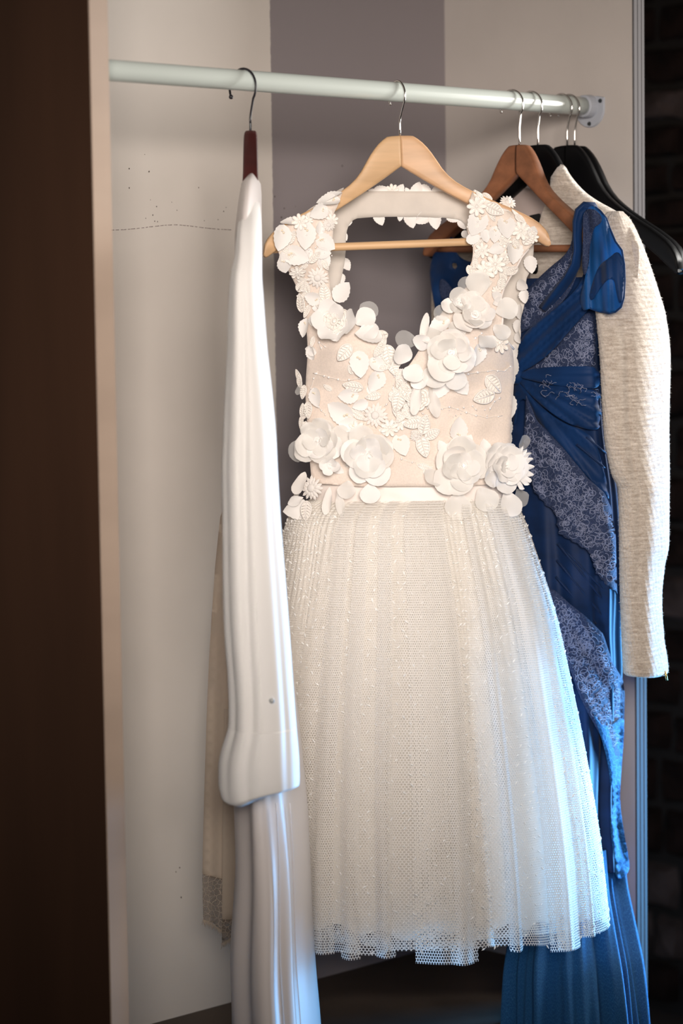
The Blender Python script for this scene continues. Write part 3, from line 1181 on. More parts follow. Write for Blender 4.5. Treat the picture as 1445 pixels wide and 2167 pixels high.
# skirt: opaque underskirt and two layers of net
LIN = Loft([(1048, 660, 1082, YH + .006, .06, .05), (1075, 632, 1094, YH + .004, .075, .055), (1110, 616, 1104, YH, .085, .06), (1160, 603, 1116, YH, .095, .065), (1300, 572, 1142, YH, .115, .07), (1450, 548, 1162, YH, .128, .072), (1650, 520, 1186, YH, .135, .072), (1800, 506, 1198, YH, .14, .072), (1925, 500, 1206, YH, .14, .072)],
           fold=lambda a, v, py: ((.001 + .009 * v) * (math.sin(7 * a + .8) * .6 + .4 * math.sin(12 * a + 2.1)), 0, (.006 * math.sin(23 * a) + .008 * math.sin(7 * a)) * v ** 8))
LIN.build('underskirt', M['lining'], dress, 300, 60, cap=(True, False))


def pleat(nf, T, rad, ph, n2, g2):
    def f(a, v, py):
        w = nf * a + 1.7 * math.sin(3 * a + ph) + 1.2 * math.sin(5 * a + 2.0 * ph)
        k = v ** .7
        am = .5 + .5 * math.sin(5 * a + ph)
        dr = rad * k * math.cos(w) * (.5 + .5 * am) + g2 * max(0, 1 - 2.2 * v) * math.sin(n2 * a + 3 * math.sin(5 * a)) + .008 * v * math.sin(4 * a + ph)
        da = T * k * am * math.sin(w + .6)
        return dr, da, .003 * v ** 12 * math.sin(w + 1) + .004 * v ** 10 * math.sin(5 * a + ph)
    return f


SK = [(1052, 660, 1084, YH + .006, .066, .053), (1075, 622, 1098, YH + .004, .088, .06), (1110, 604, 1113, YH, .1, .066), (1160, 592, 1130, YH, .11, .07), (1300, 560, 1174, YH, .13, .075), (1450, 532, 1207, YH, .145, .078), (1650, 504, 1245, YH, .152, .08), (1800, 490, 1268, YH, .155, .08)]
TUL1 = Loft(SK + [(1960, 484, 1284, YH, .155, .08)], fold=pleat(13, .15, .010, .9, 96, .0014), ures=.32)
TUL2 = Loft([(q[0], q[1] + 5, q[2] - 6 - 44 * (q[0] - 1052) / 900, q[3], q[4] * .95, q[5] * .95) for q in SK] + [(1950, 490, 1230, YH, .147, .075)], fold=pleat(9, .2, .010, 2.6, 80, .0013), ures=.32)
TUL2.build('tulle_layer', M['tulle_in'], dress, 420, 50, cap=(False, False))
TUL1.build('tulle_layer', M['tulle'], dress, 560, 64, cap=(False, False))
# a few deep pleats that lie double over the front
def gore(a0, a1, off, dz):
    base = TUL1.fold
    def f(a, v, py):
        return off + .006 * v * math.cos((a - (a0 + a1) / 2) / (a1 - a0) * 5), 0, dz * v ** 10
    return Loft(TUL1.rows, fold=f, ures=.32)


for (a0, a1, off, dz) in ((1.275, 1.60, .013, -.016), (1.30, 1.42, .016, -.018), (.60, .845, .014, -.012), (.66, .80, .017, -.010), (.40, .56, .008, 0.0), (1.70, 1.80, .013, -.006), (1.885, 1.99, .013, -.010), (2.03, 2.17, .012, -.004), (1.02, 1.10, .012, -.004)):
    gore(a0, a1, off, dz).build('tulle_pleat', M['tulle'], dress, 14, 40, cap=(False, False), a0=a0, a1=a1)
# woven dots of the net, on the half that faces the room
b = MB()
rd = random.Random(4)
row = 0
for py in np.arange(1080, 1956, 19):
    row += 1
    n = 46
    for i in range(n):
        a = PI * (-.06 + 1.12 * (i + .5 * (row % 2)) / n) + rd.uniform(-.022, .022)
        pj = min(1958, py + rd.uniform(-6, 6))
        p0 = TUL1.point(pj, a)
        q = TUL1.point(pj, a + .004)
        tx = (q - p0)
        if tx.length < 1e-6:
            continue
        tx.normalize()
        p0 = p0 + V(0, -0.0012 - .012 * ((pj - 1052) / 900) * (1 if 1.27 < a < 1.6 or .6 < a < .85 else .2), 0)
        ang = rd.choice((-1, 1)) * rd.uniform(.35, 1.0) + (PI / 2 if rd.random() < .25 else 0)
        d1 = tx * math.cos(ang) + V(0, 0, 1) * math.sin(ang)
        d2 = V(0, -1, 0).cross(d1).normalized()
        L_, w_ = rd.uniform(.0036, .0054), rd.uniform(.0010, .0015)
        b.add([p0 - d1 * L_, p0 + d2 * w_, p0 + d1 * L_ * .8, p0 - d2 * w_, p0 + V(0, -.0009, 0)], [(0, 3, 4), (3, 2, 4), (2, 1, 4), (1, 0, 4)])
b.obj('swiss_dot', M['dot'], dress, kind='stuff', smooth=False)


# flowers and leaves sewn on: (px, py, length px, picture direction of the tip)
def DFW(px, py):
    if py > 1004:
        return min(DF(px, 1004), WB.depth(px, min(py, 1056))) - .002
    return DF(px, py)


def leaf(px, py, L_, deg, tilt=8, pearl=True, D=DFW, lift=.003, asp=1.0):
    o = place('leaf_applique', LEAF[(int(px) * 7 + int(py)) % 5], dress, D, px, py, L_, deg, lift, tilt, asp)
    if pearl and L_ > 36:
        for dx, dy in ((-.2, .03), (-.26, -.05)):
            c = bpy.data.objects.new('pearl', PEARL)
            COL.objects.link(c)
            c.parent = o
            c.matrix_basis = Matrix.Translation((dx, dy, .02)) @ Matrix.Scale(.085, 4)
    return o


def lace(px, py, L_, deg, tilt=6, D=DFW, lift=.003):
    return place('lace_leaf', LACE[(int(px) + int(py)) % 2], dress, D, px, py, L_, deg, lift, tilt)


def daisy(px, py, L_, deg=10, D=DFW, lift=.003):
    return place('daisy_applique', DAISY, dress, D, px, py, L_, deg, lift)


def pinked(px, py, L_, deg=0, D=DFW, lift=.004):
    return place('pinked_flower', PINK, dress, D, px, py, L_, deg, lift)


def petal(px, py, L_, deg, tilt=14, kind='o', D=DFW, lift=.006, asp=1.0):
    pool = {'o': ORG, 'p': PETAL, 'w': PETW, 's': SHEER}[kind]
    return place('organza_petal' if kind in 'os' else 'cloth_petal', pool[(int(px) * 3 + int(py)) % len(pool)], dress, D, px, py, L_, deg, lift, tilt, asp)


def rose(px, py, rad, seed, rings=((6, 1.0, 2), (6, .84, 8), (5, .68, 16)), heart='bud', pool=None, D=DFW, lift=.008, asp=1.0):
    rr = random.Random(seed)
    me = BUD[seed % 3] if heart == 'bud' else MEDAL
    hs = .7 if heart == 'bud' else 1.3
    m, d0 = frame(D, px, py, rr.uniform(0, 360), lift)
    k = rad / FPX * d0
    o = inst('cloth_rose', me, dress, m @ Matrix.Translation((0, 0, .006)) @ Matrix.Diagonal((k * hs, k * hs, k * hs, 1)))
    pool = pool or (PETAL + ORG)
    for ri, (n, s, tl) in enumerate(rings):
        off = rr.uniform(0, 360)
        for i in range(n):
            a = off + 360 * i / n + rr.uniform(-12, 12)
            sz = s * rr.uniform(.88, 1.1) / hs
            mm = Matrix.Translation((rr.uniform(-.16, .16) / hs, rr.uniform(-.16, .16) / hs, 0)) @ Matrix.Rotation(math.radians(a), 4, 'Z') @ Matrix.Translation((rr.uniform(-.06, .1), 0, (-.10 + .06 * ri) / hs)) @ Matrix.Rotation(-math.radians(tl + rr.uniform(-8, 12)), 4, 'Y') @ Matrix.Rotation(math.radians(rr.uniform(-14, 14)), 4, 'X') @ Matrix.Diagonal((sz, sz * rr.uniform(.85, 1.15) * asp, sz, 1))
            c = bpy.data.objects.new('petal', rr.choice(pool))
            COL.objects.link(c)
            c.parent = o
            c.matrix_basis = mm
    return o


# left strap
for q in [(695, 429, 52, 200), (705, 420, 44, 20), (673, 449, 46, 205), (593, 503, 58, 255), (646, 500, 60, 265), (688, 513, 48, 325), (626, 541, 58, 340), (682, 536, 36, 0), (600, 558, 42, 285), (664, 632, 40, 165),
          (648, 694, 42, 255), (666, 677, 30, 60), (612, 474, 40, 150)]:
    leaf(*q)
leaf(726, 620, 50, 48, 10, False, lift=.006, asp=1.1)
for q in [(616, 502, 30, 70), (664, 544, 32, 45), (688, 619, 38, 98), (640, 641, 40, 95), (684, 652, 30, 160), (637, 604, 30, 60), (650, 606, 28, 100), (640, 590, 24, 10), (652, 660, 30, 250), (688, 560, 24, 300),
          (611, 540, 24, 20), (694, 640, 24, 10)]:
    lace(*q)
for q in [(633, 471, 36), (629, 573, 36)]:
    daisy(*q)
pinked(693, 477, 30)
pinked(673, 586, 50)
# left cup
rose(717, 688, 52, 21, rings=((6, 1.0, 8),), heart='medallion', pool=PETW, lift=.007)
petal(768, 680, 42, 60, 4, 's')
petal(752, 690, 46, 35, 8, 'w', lift=.008)
petal(758, 704, 44, 345, 8, 'w', lift=.008)
leaf(779, 716, 60, 180, 10, lift=.009)
for q in [(761, 770, 58, 275), (795, 805, 52, 245), (797, 771, 40, 320), (670, 841, 44, 292), (738, 837, 46, 185), (721, 871, 64, 152), (738, 898, 44, 175), (762, 855, 36, 200)]:
    leaf(*q)
for q in [(730, 745, 44, 230), (748, 816, 44, 172), (803, 712, 36, 200), (799, 741, 34, 230), (808, 728, 30, 60), (823, 752, 46, 280), (833, 778, 36, 290), (815, 775, 30, 200), (838, 765, 26, 120), (845, 800, 30, 260), (664, 724, 24, 260),
          (790, 838, 34, 190), (760, 880, 30, 330)]:
    lace(*q)
petal(642, 812, 24, 240, 4, 's', asp=.7)
for q in [(635, 795, 30, 110), (637, 806, 28, 80), (645, 870, 34, 80), (641, 895, 30, 280), (648, 905, 28, 250), (645, 830, 30, 260), (655, 868, 36, 275)]:
    lace(*q)
# centre
pinked(796, 879, 56, 9)
daisy(756, 908, 40)
daisy(824, 904, 40, 25)
place('crochet_medallion', MEDAL, dress, DFW, 885, 842, 50, 10, .005)
place('crochet_medallion', MEDAL, dress, DFW, 868, 868, 34, 40, .005)
place('crochet_medallion', MEDAL, dress, DFW, 836, 838, 30, 0, .003)
for q in [(841, 848, 44, 258), (862, 834, 46, 300), (849, 806, 34, 60), (856, 816, 30, 130), (872, 895, 38, 190), (896, 897, 42, 82), (915, 916, 36, 32), (896, 947, 46, 285), (850, 882, 32, 230), (838, 868, 30, 280), (878, 806, 28, 80),
          (880, 915, 26, 150)]:
    lace(*q, lift=.006)
pinked(879, 921, 28)
leaf(850, 942, 52, 290)
# right cup: organza roses and the loose petals at the neckline
rose(957, 742, 56, 31, pool=ORG + PETAL, lift=.012)
rose(1000, 676, 48, 32, pool=ORG + PETAL, lift=.010, rings=((6, 1.0, 4), (5, .74, 14)))
rose(968, 655, 38, 35, pool=ORG + PETW, lift=.012, rings=((5, 1.0, 6), (4, .7, 16)))
for q in [(1014, 630, 54, 100, 10), (1045, 664, 48, 20, 18), (938, 706, 52, 215, 8), (1010, 712, 44, 300, 14), (930, 768, 54, 250, 12), (962, 776, 48, 280, 12), (1040, 690, 40, 320, 12), (985, 706, 44, 200, 16)]:
    petal(*q)
petal(992, 622, 36, 120, 0, 's')
petal(950, 676, 36, 150, 0, 's')
petal(884, 726, 50, 172, 6, 's', lift=.004, asp=.8)
for q in [(872, 752, 46, 160, 12), (886, 770, 46, 250, 18), (894, 742, 40, 80, 14), (878, 785, 40, 300, 10)]:
    petal(q[0], q[1], q[2], q[3], q[4], 'w', lift=.01)
petal(888, 800, 74, 262, 4, 'p', lift=.014, asp=.34)
petal(893, 735, 70, 78, 4, 'p', lift=.013, asp=.26)
petal(908, 818, 66, 285, 2, 'o', lift=.005, asp=.4)
leaf(933, 818, 54, 248, 8)
leaf(974, 814, 50, 305, 8)
leaf(1009, 750, 50, 262, 6)
leaf(930, 690, 50, 210, 6)
daisy(1054, 727, 46, 14)
leaf(1049, 628, 30, 150)
for q in [(1041, 812, 50, 318), (1022, 839, 50, 192)]:
    lace(*q)
leaf(969, 906, 54, 92)
# right strap
daisy(1009, 438, 42, 0)
lace(1045, 444, 42, 335)
for q in [(1009, 474, 60, 245), (1071, 482, 52, 275), (1047, 497, 38, 265), (1085, 535, 52, 262), (1050, 528, 36, 200), (1026, 500, 30, 280), (1052, 640, 30, 200)]:
    leaf(*q)
for q in [(1101, 489, 42, 20), (1026, 574, 46, 12), (1047, 560, 44, 0), (1019, 531, 34, 5)]:
    daisy(*q)
pinked(1072, 432, 38)
for q in [(1120, 503, 36, 48), (1080, 574, 34, 200), (1059, 600, 30, 80), (1004, 556, 26, 90), (1000, 580, 28, 100), (1002, 608, 26, 90), (1062, 585, 26, 130), (1008, 540, 24, 60), (1098, 465, 26, 330), (1030, 418, 24, 320),
          (1066, 570, 26, 20), (1030, 604, 26, 40), (1012, 416, 26, 90), (1090, 515, 26, 300), (1066, 510, 26, 330)]:
    lace(*q)
# small corded scraps that fill the straps between the larger pieces
rs2 = random.Random(77)
pol = [chaikin(FRONT, 0)]
for (x0, x1, y0, y1, n) in ((590, 702, 440, 660, 34), (990, 1135, 410, 620, 40), (640, 860, 700, 920, 12), (835, 900, 790, 930, 12), (650, 1080, 950, 1000, 10)):
    for i in range(n):
        x, y = rs2.uniform(x0, x1), rs2.uniform(y0, y1)
        if not inside(np.array([[x, y]]), FRONT)[0]:
            continue
        q = rs2.random()
        if q < .62:
            lace(x, y, rs2.uniform(18, 28), rs2.uniform(0, 360), lift=.001)
        elif q < .85:
            leaf(x, y, rs2.uniform(24, 34), rs2.uniform(0, 360), 4, False, lift=.0015)
        else:
            daisy(x, y, rs2.uniform(22, 30), rs2.uniform(0, 90), lift=.0015)
# waist, left to right
rose(684, 935, 52, 41, pool=ORG + PETW, lift=.012)
petal(658, 950, 46, 190, 0, 's')
petal(650, 1000, 54, 255, 8, 'p', asp=.6)
petal(640, 1032, 44, 240, 8, 'o', asp=.5)
rose(784, 962, 60, 42, pool=PETW + ORG, lift=.012)
rose(704, 987, 24, 43, pool=PETW, rings=((5, 1.0, 20),), lift=.014)
petal(746, 932, 50, 160, 10, 'o')
pinked(668, 1032, 56, 20, lift=.01)
petal(700, 1030, 60, 262, 6, 'p', asp=.35)
petal(716, 1038, 56, 282, 6, 'o', asp=.35)
petal(740, 1016, 40, 262, 8, 'o')
petal(782, 1022, 44, 272, 8, 'w')
leaf(628, 1077, 60, 188, 6, lift=.012)
lace(657, 1080, 42, 266, lift=.012)
petal(650, 1052, 36, 200, 8, 'w', lift=.012, asp=.6)
rose(975, 985, 62, 44, pool=ORG + PETAL, lift=.010)
rose(1056, 984, 56, 45, pool=PETW, lift=.012, rings=((7, 1.0, 4), (6, .8, 12), (5, .55, 24)))
for i in range(9):
    q = -58 + 15 * i
    petal(1062 + 14 * math.cos(math.radians(q)), 990 - 16 * math.sin(math.radians(q)), 46, q, 14, 'w', lift=.012, asp=.3)
petal(970, 1040, 60, 265, 6, 'o')
petal(1012, 1032, 54, 300, 8, 'o')
petal(1064, 1040, 56, 290, 12, 'w')
petal(1088, 1034, 40, 300, 4, 's')
petal(1094, 952, 34, 50, 4, 's')
petal(930, 1000, 44, 220, 8, 'o')
for q in [(934, 946, 32, 120), (988, 936, 36, 62), (1024, 950, 44, 100)]:
    leaf(*q, pearl=False)
# back: scalloped lace edge of the neckline band and the far armhole
for q in [(803, 461, 34, 292), (868, 465, 38, 288), (894, 462, 36, 212), (921, 467, 38, 278), (957, 461, 30, 330), (846, 460, 18, 260), (978, 474, 26, 300), (736, 470, 22, 250), (728, 500, 20, 300), (731, 560, 30, 300), (722, 590, 24, 280),
          (986, 497, 22, 320)]:
    leaf(*q, pearl=False, D=lambda x, y: DB(x, y) + .006)
for q in [(805, 404, 34, 20), (846, 402, 28, 60), (882, 402, 36, 70), (900, 404, 34, 330), (927, 403, 32, 40), (788, 406, 20, 160), (862, 404, 16, 120)]:
    leaf(*q, pearl=False, D=lambda x, y: DB(x, y) + .006)
daisy(829, 403, 28, D=lambda x, y: DB(x, y) + .006)
for q in [(1128, 560, 30, 280), (1114, 604, 26, 340), (1117, 628, 24, 280), (1108, 660, 26, 285), (1103, 690, 22, 250), (1106, 714, 24, 320), (1095, 745, 26, 285), (1094, 775, 34, 70), (1089, 800, 26, 280), (1083, 858, 42, 285), (1080, 900, 34, 80), (1082, 928, 26, 280)]:
    leaf(q[0] - 6, q[1], q[2] * 1.3, q[3], pearl=False, D=lambda x, y: DB(x, y) - .004)
# threaded bead vines over the nude net
b = MB()
b2 = MB()
for ln in [[(662, 790), (685, 795), (700, 800), (730, 806), (760, 800)], [(655, 830), (664, 800), (672, 786)], [(680, 740), (676, 725), (690, 735)], [(985, 792), (1010, 788), (1040, 784), (1066, 786), (1080, 776)],
           [(930, 866), (950, 862), (975, 868), (1000, 878), (1030, 884), (1062, 880)], [(920, 870), (905, 880), (890, 872)], [(1010, 870), (1000, 860)], [(690, 880), (680, 868), (672, 860)], [(842, 790), (832, 820), (822, 850), (812, 860)],
           [(1035, 870), (1046, 850), (1060, 840)], [(1000, 720), (1020, 706), (1036, 716)], [(830, 940), (850, 972), (880, 980)]]:
    pp = resample(ln + ln[::-1][1:-1], 5) if False else [ln[0]]
    for i in range(len(ln) - 1):
        for k in range(1, 5):
            pp.append((ln[i][0] + (ln[i + 1][0] - ln[i][0]) * k / 4 + random.uniform(-1, 1), ln[i][1] + (ln[i + 1][1] - ln[i][1]) * k / 4 + random.uniform(-1, 1)))
    b.tube([P(x, y, DFW(x, y) - .0012) for x, y in pp], .0005, 4)
    for (x, y) in pp[1::3]:
        b2.ball(P(x, y, DFW(x, y) - .002), random.uniform(.0012, .0022), 6, 4)
for i in range(90):
    cx, cy, sx, sy = random.choice([(835, 800, 16, 40), (850, 870, 26, 26), (800, 740, 14, 30), (640, 600, 12, 40), (1040, 500, 40, 50), (660, 520, 36, 36), (760, 900, 30, 26), (960, 870, 80, 12)])
    x, y = random.gauss(cx, sx * .6), random.gauss(cy, sy * .6)
    b2.ball(P(x, y, DFW(x, y) - .003), random.uniform(.0009, .0018), 6, 4)
b.obj('vine_thread', M['cord'], dress)
b2.obj('bead', M['bead'], dress, kind='stuff')

# ------------------------------------------------------------------ the long white gown on the left, edge-on
gown = thing('white_gown', P(570, 1500, YL), 'long white gown with a buttoned sleeve, hung edge-on on the dark hanger', 'gown')
GB = Loft([(368, 528, 540, YL - .015, .03, .02), (373, 518, 548, YL - .015, .06, .03), (385, 513, 551, YL - .015, .09, .05), (415, 508, 553, YL - .015, .125, .08), (455, 503, 553, YL - .02, .15, .1), (500, 499, 554, YL - .02, .17, .12), (560, 498, 554, YL - .02, .175, .125), (620, 494, 555, YL - .02, .175, .125), (760, 490, 566, YL - .02, .17, .125),
           (990, 486, 584, YL - .02, .155, .12), (1200, 488, 598, YL - .02, .145, .12), (1420, 494, 614, YL - .02, .14, .12), (1600, 499, 628, YL - .02, .14, .12), (1707, 500, 637, YL - .02, .14, .12), (1816, 501, 644, YL - .02, .14, .12), (2034, 492, 654, YL - .02, .14, .12), (2170, 495, 665, YL - .02, .14, .12), (2290, 490, 672, YL - .02, .14, .12)],
          fold=lambda a, v, py: (max(0, min(1, (py - 1200) / 500)) * (.006 * math.sin(4 * a + 1.0 + .6 * v) + .0045 * math.sin(7 * a + 2 * v) + .0025 * math.sin(11 * a - 3 * v) * math.sin(9 * v)), 0, 0))
GB.build('gown_body', M['gown_satin'], gown, 220, 90)


def fsl(a, v, py):
    q = max(0, (py - 528) / 1010.0)
    return (-.007 * math.exp(-((a - 1.62 - .25 * q) / .16) ** 2) * min(1, max(0, q) * 2.2) + .003 * math.exp(-((a - 2.0) / .3) ** 2) - .003 * math.exp(-((a - .75) / .14) ** 2) * q - .0035 * math.exp(-((a - 2.55) / .16) ** 2) * q, 0, 0)


GS = Loft([(430, 516, 549, YL - .10, .03, .03), (455, 508, 552, YL - .135, .032, .03), (490, 501, 553, YL - .165, .034, .03), (545, 496, 554, YL - .19, .036, .03), (577, 489, 554, YL - .197, .04, .035), (624, 484, 557, YL - .2, .045, .04), (732, 481, 565, YL - .2, .047, .042), (840, 475, 577, YL - .2, .048, .042), (933, 471, 585, YL - .2, .048, .042), (995, 469, 588, YL - .2, .048, .042), (1109, 470, 595, YL - .2, .048, .042),
           (1257, 471, 607, YL - .2, .05, .042), (1374, 476, 616, YL - .2, .05, .042), (1419, 480, 619, YL - .2, .05, .042), (1500, 483, 625, YL - .2, .05, .042), (1538, 482, 628, YL - .2, .051, .042)],
          fold=fsl)
GS.build('sleeve', M['gown'], gown, 120, 80, cap=(True, False))


def fcu(a, v, py):
    dr = fsl(a, 1, 1538)[0]
    # the left corner hangs lowest, the buttoned edge on the right rides up
    dz = -v * v * (.012 * math.exp(-((a - 2.5) / .75) ** 2) - .006 * math.cos(a))
    lip = max(0, v - .94) / .06
    return dr * (1 - .5 * v) - .012 * lip * lip + .003 * math.sin(2 * a + 1) * v, 0, dz


CU = Loft([(1538, 482, 628, YL - .2, .051, .042), (1556, 477, 629, YL - .2, .053, .043), (1585, 468, 631, YL - .2, .055, .044), (1616, 463, 632, YL - .2, .056, .044), (1645, 464, 632, YL - .2, .055, .044), (1668, 470, 631, YL - .2, .052, .042), (1676, 473, 630, YL - .2, .050, .04)], fold=fcu)
CU.build('cuff', M['gown'], gown, 120, 40)
c = P(575, 1483, GS.depth(575, 1483) - .002)
b = MB()
b.ball(c, (.0038, .0022, .0038), 14, 8)
bt = b.obj('sleeve_button', M['button'], gown)
# grey cloth at the shoulder
panel('shoulder_lining', [(501, 480), (520, 476), (523, 510), (524, 530), (502, 535), (497, 510)], lambda x, y: min(GB.depth(x, y), GS.depth(x, y) if y > 529 else 9) - .004, M['grey_tab'], gown, step=6, thick=.002)
# sheer back panel with its lace hem
YG = YH - .10


def DG(px, py):
    return YG + .05 * ((px - 470) / 60.0) ** 2 * .5 + .004 * math.sin(px * .16 + py * .003)


panel('back_panel', [(490, 1070), (467, 1085), (462, 1130), (455, 1200), (448, 1300), (442, 1400), (437, 1520), (432, 1680), (429, 1800), (428, 1852), (440, 1856), (470, 1862), (478, 1866), (520, 1870), (520, 1400), (510, 1100)], DG, M['gown_back'], gown, step=12, thick=.003, smooth=0)
panel('lace_hem', [(428, 1850), (429, 1900), (430, 1948), (437, 1955), (444, 1950), (452, 1953), (459, 1962), (466, 1969), (474, 1966), (482, 1975), (520, 1975), (520, 1866), (478, 1862), (440, 1852)], lambda x, y: DG(x, y) - .002, M['gown_lace'], gown, step=8, thick=.002, smooth=0)
panel('back_panel', [(474, 1500), (471, 1700), (470, 1900), (470, 1950), (520, 1950), (520, 1500)], lambda x, y: DG(x, y) - .012, M['gown_back'], gown, step=12, thick=.003, smooth=0)
panel('lace_hem', [(470, 1946), (469, 1998), (476, 1994), (483, 1988), (490, 1982), (520, 1990), (520, 1946)], lambda x, y: DG(x, y) - .014, M['gown_lace'], gown, step=8, thick=.002, smooth=0)
b = MB()
for (x0, y0, x1, y1, n, dz) in ((430, 1946, 444, 1950, 11, .002), (444, 1950, 468, 1968, 17, .002), (468, 1966, 486, 1975, 8, .002), (469, 1996, 492, 1982, 16, .014)):
    for i in range(n):
        t = i / n
        x, y = x0 + (x1 - x0) * t, y0 + (y1 - y0) * t
        L_ = random.uniform(8, 16)
        dx = random.uniform(-3, 3)
        b.tube([P(x, y, DG(x, y) - dz), P(x + dx * .4, y + L_ * .6, DG(x, y) - dz), P(x + dx, y + L_, DG(x, y) - dz)], [.0006, .0005, .0002], 4)
b.obj('eyelash_fringe', M['gown_back'], gown, kind='stuff')
# fine raised seams down the satin
b = MB()
for fx in (.27, .62, .83):
    b.tube([P(xl + (xr - xl) * fx, py, GB.depth(xl + (xr - xl) * fx, py) - .0005) for py in np.linspace(1700, 2280, 24) for xl, xr in [GB.row(py)[:2]]], .0009, 5)
b.obj('gown_seam', M['gown_satin'], gown)

# ------------------------------------------------------------------ the blue dress
blue = thing('blue_dress', P(1200, 1500, YB), 'long blue chiffon and lace dress on the red-brown hanger, right of the wedding dress', 'dress')
YW = YB - .02
BL = Loft([(590, 985, 1225, YW, .018, .018, 1.1), (640, 990, 1246, YW - .004, .028, .025, 1.1), (700, 1000, 1256, YW - .012, .034, .03, 1.0), (790, 1020, 1262, YW - .02, .04, .032, .9), (900, 1030, 1270, YW - .025, .046, .036, .8), (1050, 1030, 1292, YW - .035, .05, .04, .6),
           (1250, 1038, 1305, YW - .04, .052, .045, .3), (1330, 1050, 1306, YW - .03, .054, .045, .05), (1440, 1090, 1312, YW - .02, .054, .045, -.35), (1550, 1110, 1312, YW - .015, .054, .045, -.65), (1700, 1120, 1304, YW - .015, .052, .045, -.75), (1850, 1110, 1312, YW - .02, .05, .045, -.75)],
          fold=lambda a, v, py: (v * (.007 * math.sin(11 * a + 1) + .005 * math.sin(19 * a + 2 * v)), 0, 0))
BL.build('gown_body', M['blue'], blue, 160, 70)
BS = Loft([(1800, 1108, 1306, YW - .018, .05, .045, -.75), (1880, 1098, 1314, YW - .022, .052, .045, -.75), (1960, 1082, 1328, YW - .045, .054, .045, -.4), (2050, 1070, 1345, YW - .085, .054, .045, -.12), (2170, 1066, 1359, YW - .115, .054, .045, -.05), (2300, 1062, 1372, YW - .125, .056, .045, 0.0)],
          fold=lambda a, v, py: (.009 * math.sin(9 * a + .6) + .006 * math.sin(15 * a + 2 * v) + .004 * math.sin(27 * a), 0, 0))
BS.build('lace_skirt', M['blue_lace_lit'], blue, 180, 60)


def DBL(off, rel=None):
    def f(px, py):
        d = BL.depth(px, min(max(py, 592), 1848)) if py < 1820 else BS.depth(px, py)
        xl, xr = BL.row(min(max(py, 592), 1848))[:2]
        if px > xr:
            d += .0004 * min(px - xr, 40)
        return d - off - (rel(px, py) if rel else 0)
    return f


def fan(n, am, ph=0.0):
    def f(px, py):
        a = math.atan2(py - 792, px - 1088)
        k = min(1.0, math.hypot(px - 1088, py - 792) / 60)
        return am * k * (math.sin(n * a + ph) + .5 * math.sin(2.3 * n * a + 1 + ph))
    return f


def strip(deg, period, am, ph=0.0):
    ca, sa = math.cos(math.radians(deg)), math.sin(math.radians(deg))
    def f(px, py):
        q = (-px * sa + py * ca) / period * 2 * PI
        return am * (math.sin(q + ph + .5 * math.sin(px * .02)) + .4 * math.sin(2.1 * q + 1))
    return f


# lace bodice under the sash and on the right side
panel('lace_bodice', [(1222, 446), (1234, 462), (1236, 500), (1228, 560), (1205, 625), (1160, 668), (1104, 706), (1092, 700), (1096, 650), (1112, 616), (1154, 573), (1208, 530), (1212, 480)], DBL(.012, strip(130, 46, .002)), M['blue_lace'], blue, step=8)
panel('lace_bodice', [(1240, 660), (1256, 664), (1262, 700), (1264, 782), (1180, 790), (1092, 796), (1134, 766), (1169, 738), (1206, 694)], DBL(.006), M['blue_lace'], blue, step=8)
# chiffon sash from the shoulder to the knot
panel('chiffon_sash', [(1234, 460), (1246, 500), (1242, 554), (1224, 612), (1161, 663), (1107, 704), (1094, 745), (1086, 790), (1103, 788), (1134, 771), (1169, 743), (1212, 692), (1246, 655), (1270, 622), (1280, 570), (1272, 500), (1262, 455), (1246, 442)], DBL(.018, strip(137, 30, .0075)), M['blue_band'], blue, step=7)
# draped cap sleeve: a bunched strap over the hanger, and a sheer flutter that falls from it
SH = [(1240, 440), (1254, 434), (1270, 446), (1283, 462), (1290, 482), (1302, 511), (1316, 530), (1321, 560), (1322, 593), (1320, 630), (1314, 650), (1302, 660), (1288, 663), (1263, 658), (1247, 652), (1232, 660), (1226, 630), (1238, 590), (1244, 540), (1240, 490)]


def relsh(px, py):
    q = px - 1250 - (py - 440) * .16
    return .006 * math.sin(q * .13 + 1.0 * math.sin(py * .02)) + .004 * math.sin(q * .27 + py * .03) + .014 * math.exp(-((px - 1290) / 26) ** 2 - ((py - 600) / 60) ** 2) + .006 * math.exp(-((px - 1316) / 6) ** 2)


def DSH(px, py):
    base = YW - 1.0 * (px - 1120) / FPX * YW - .058
    return base - relsh(px, py)


panel('cap_sleeve', SH, DSH, M['blue_sheer'], blue, step=5, thick=.003)
panel('sleeve_fold', [(1268, 560), (1290, 545), (1306, 530), (1318, 545), (1321, 575), (1320, 625), (1312, 648), (1304, 620), (1300, 590), (1286, 590), (1270, 610), (1252, 640), (1246, 625), (1256, 590)], lambda x, y: DSH(x, y) - .005, M['blue_band'], blue, step=5, thick=.003)
panel('lace_strap', [(1232, 446), (1256, 440), (1276, 460), (1270, 475), (1256, 480), (1248, 520), (1246, 560), (1236, 590), (1230, 560), (1234, 500)], lambda x, y: DSH(x, y) - .008, M['blue_lace'], blue, step=6, thick=.003)


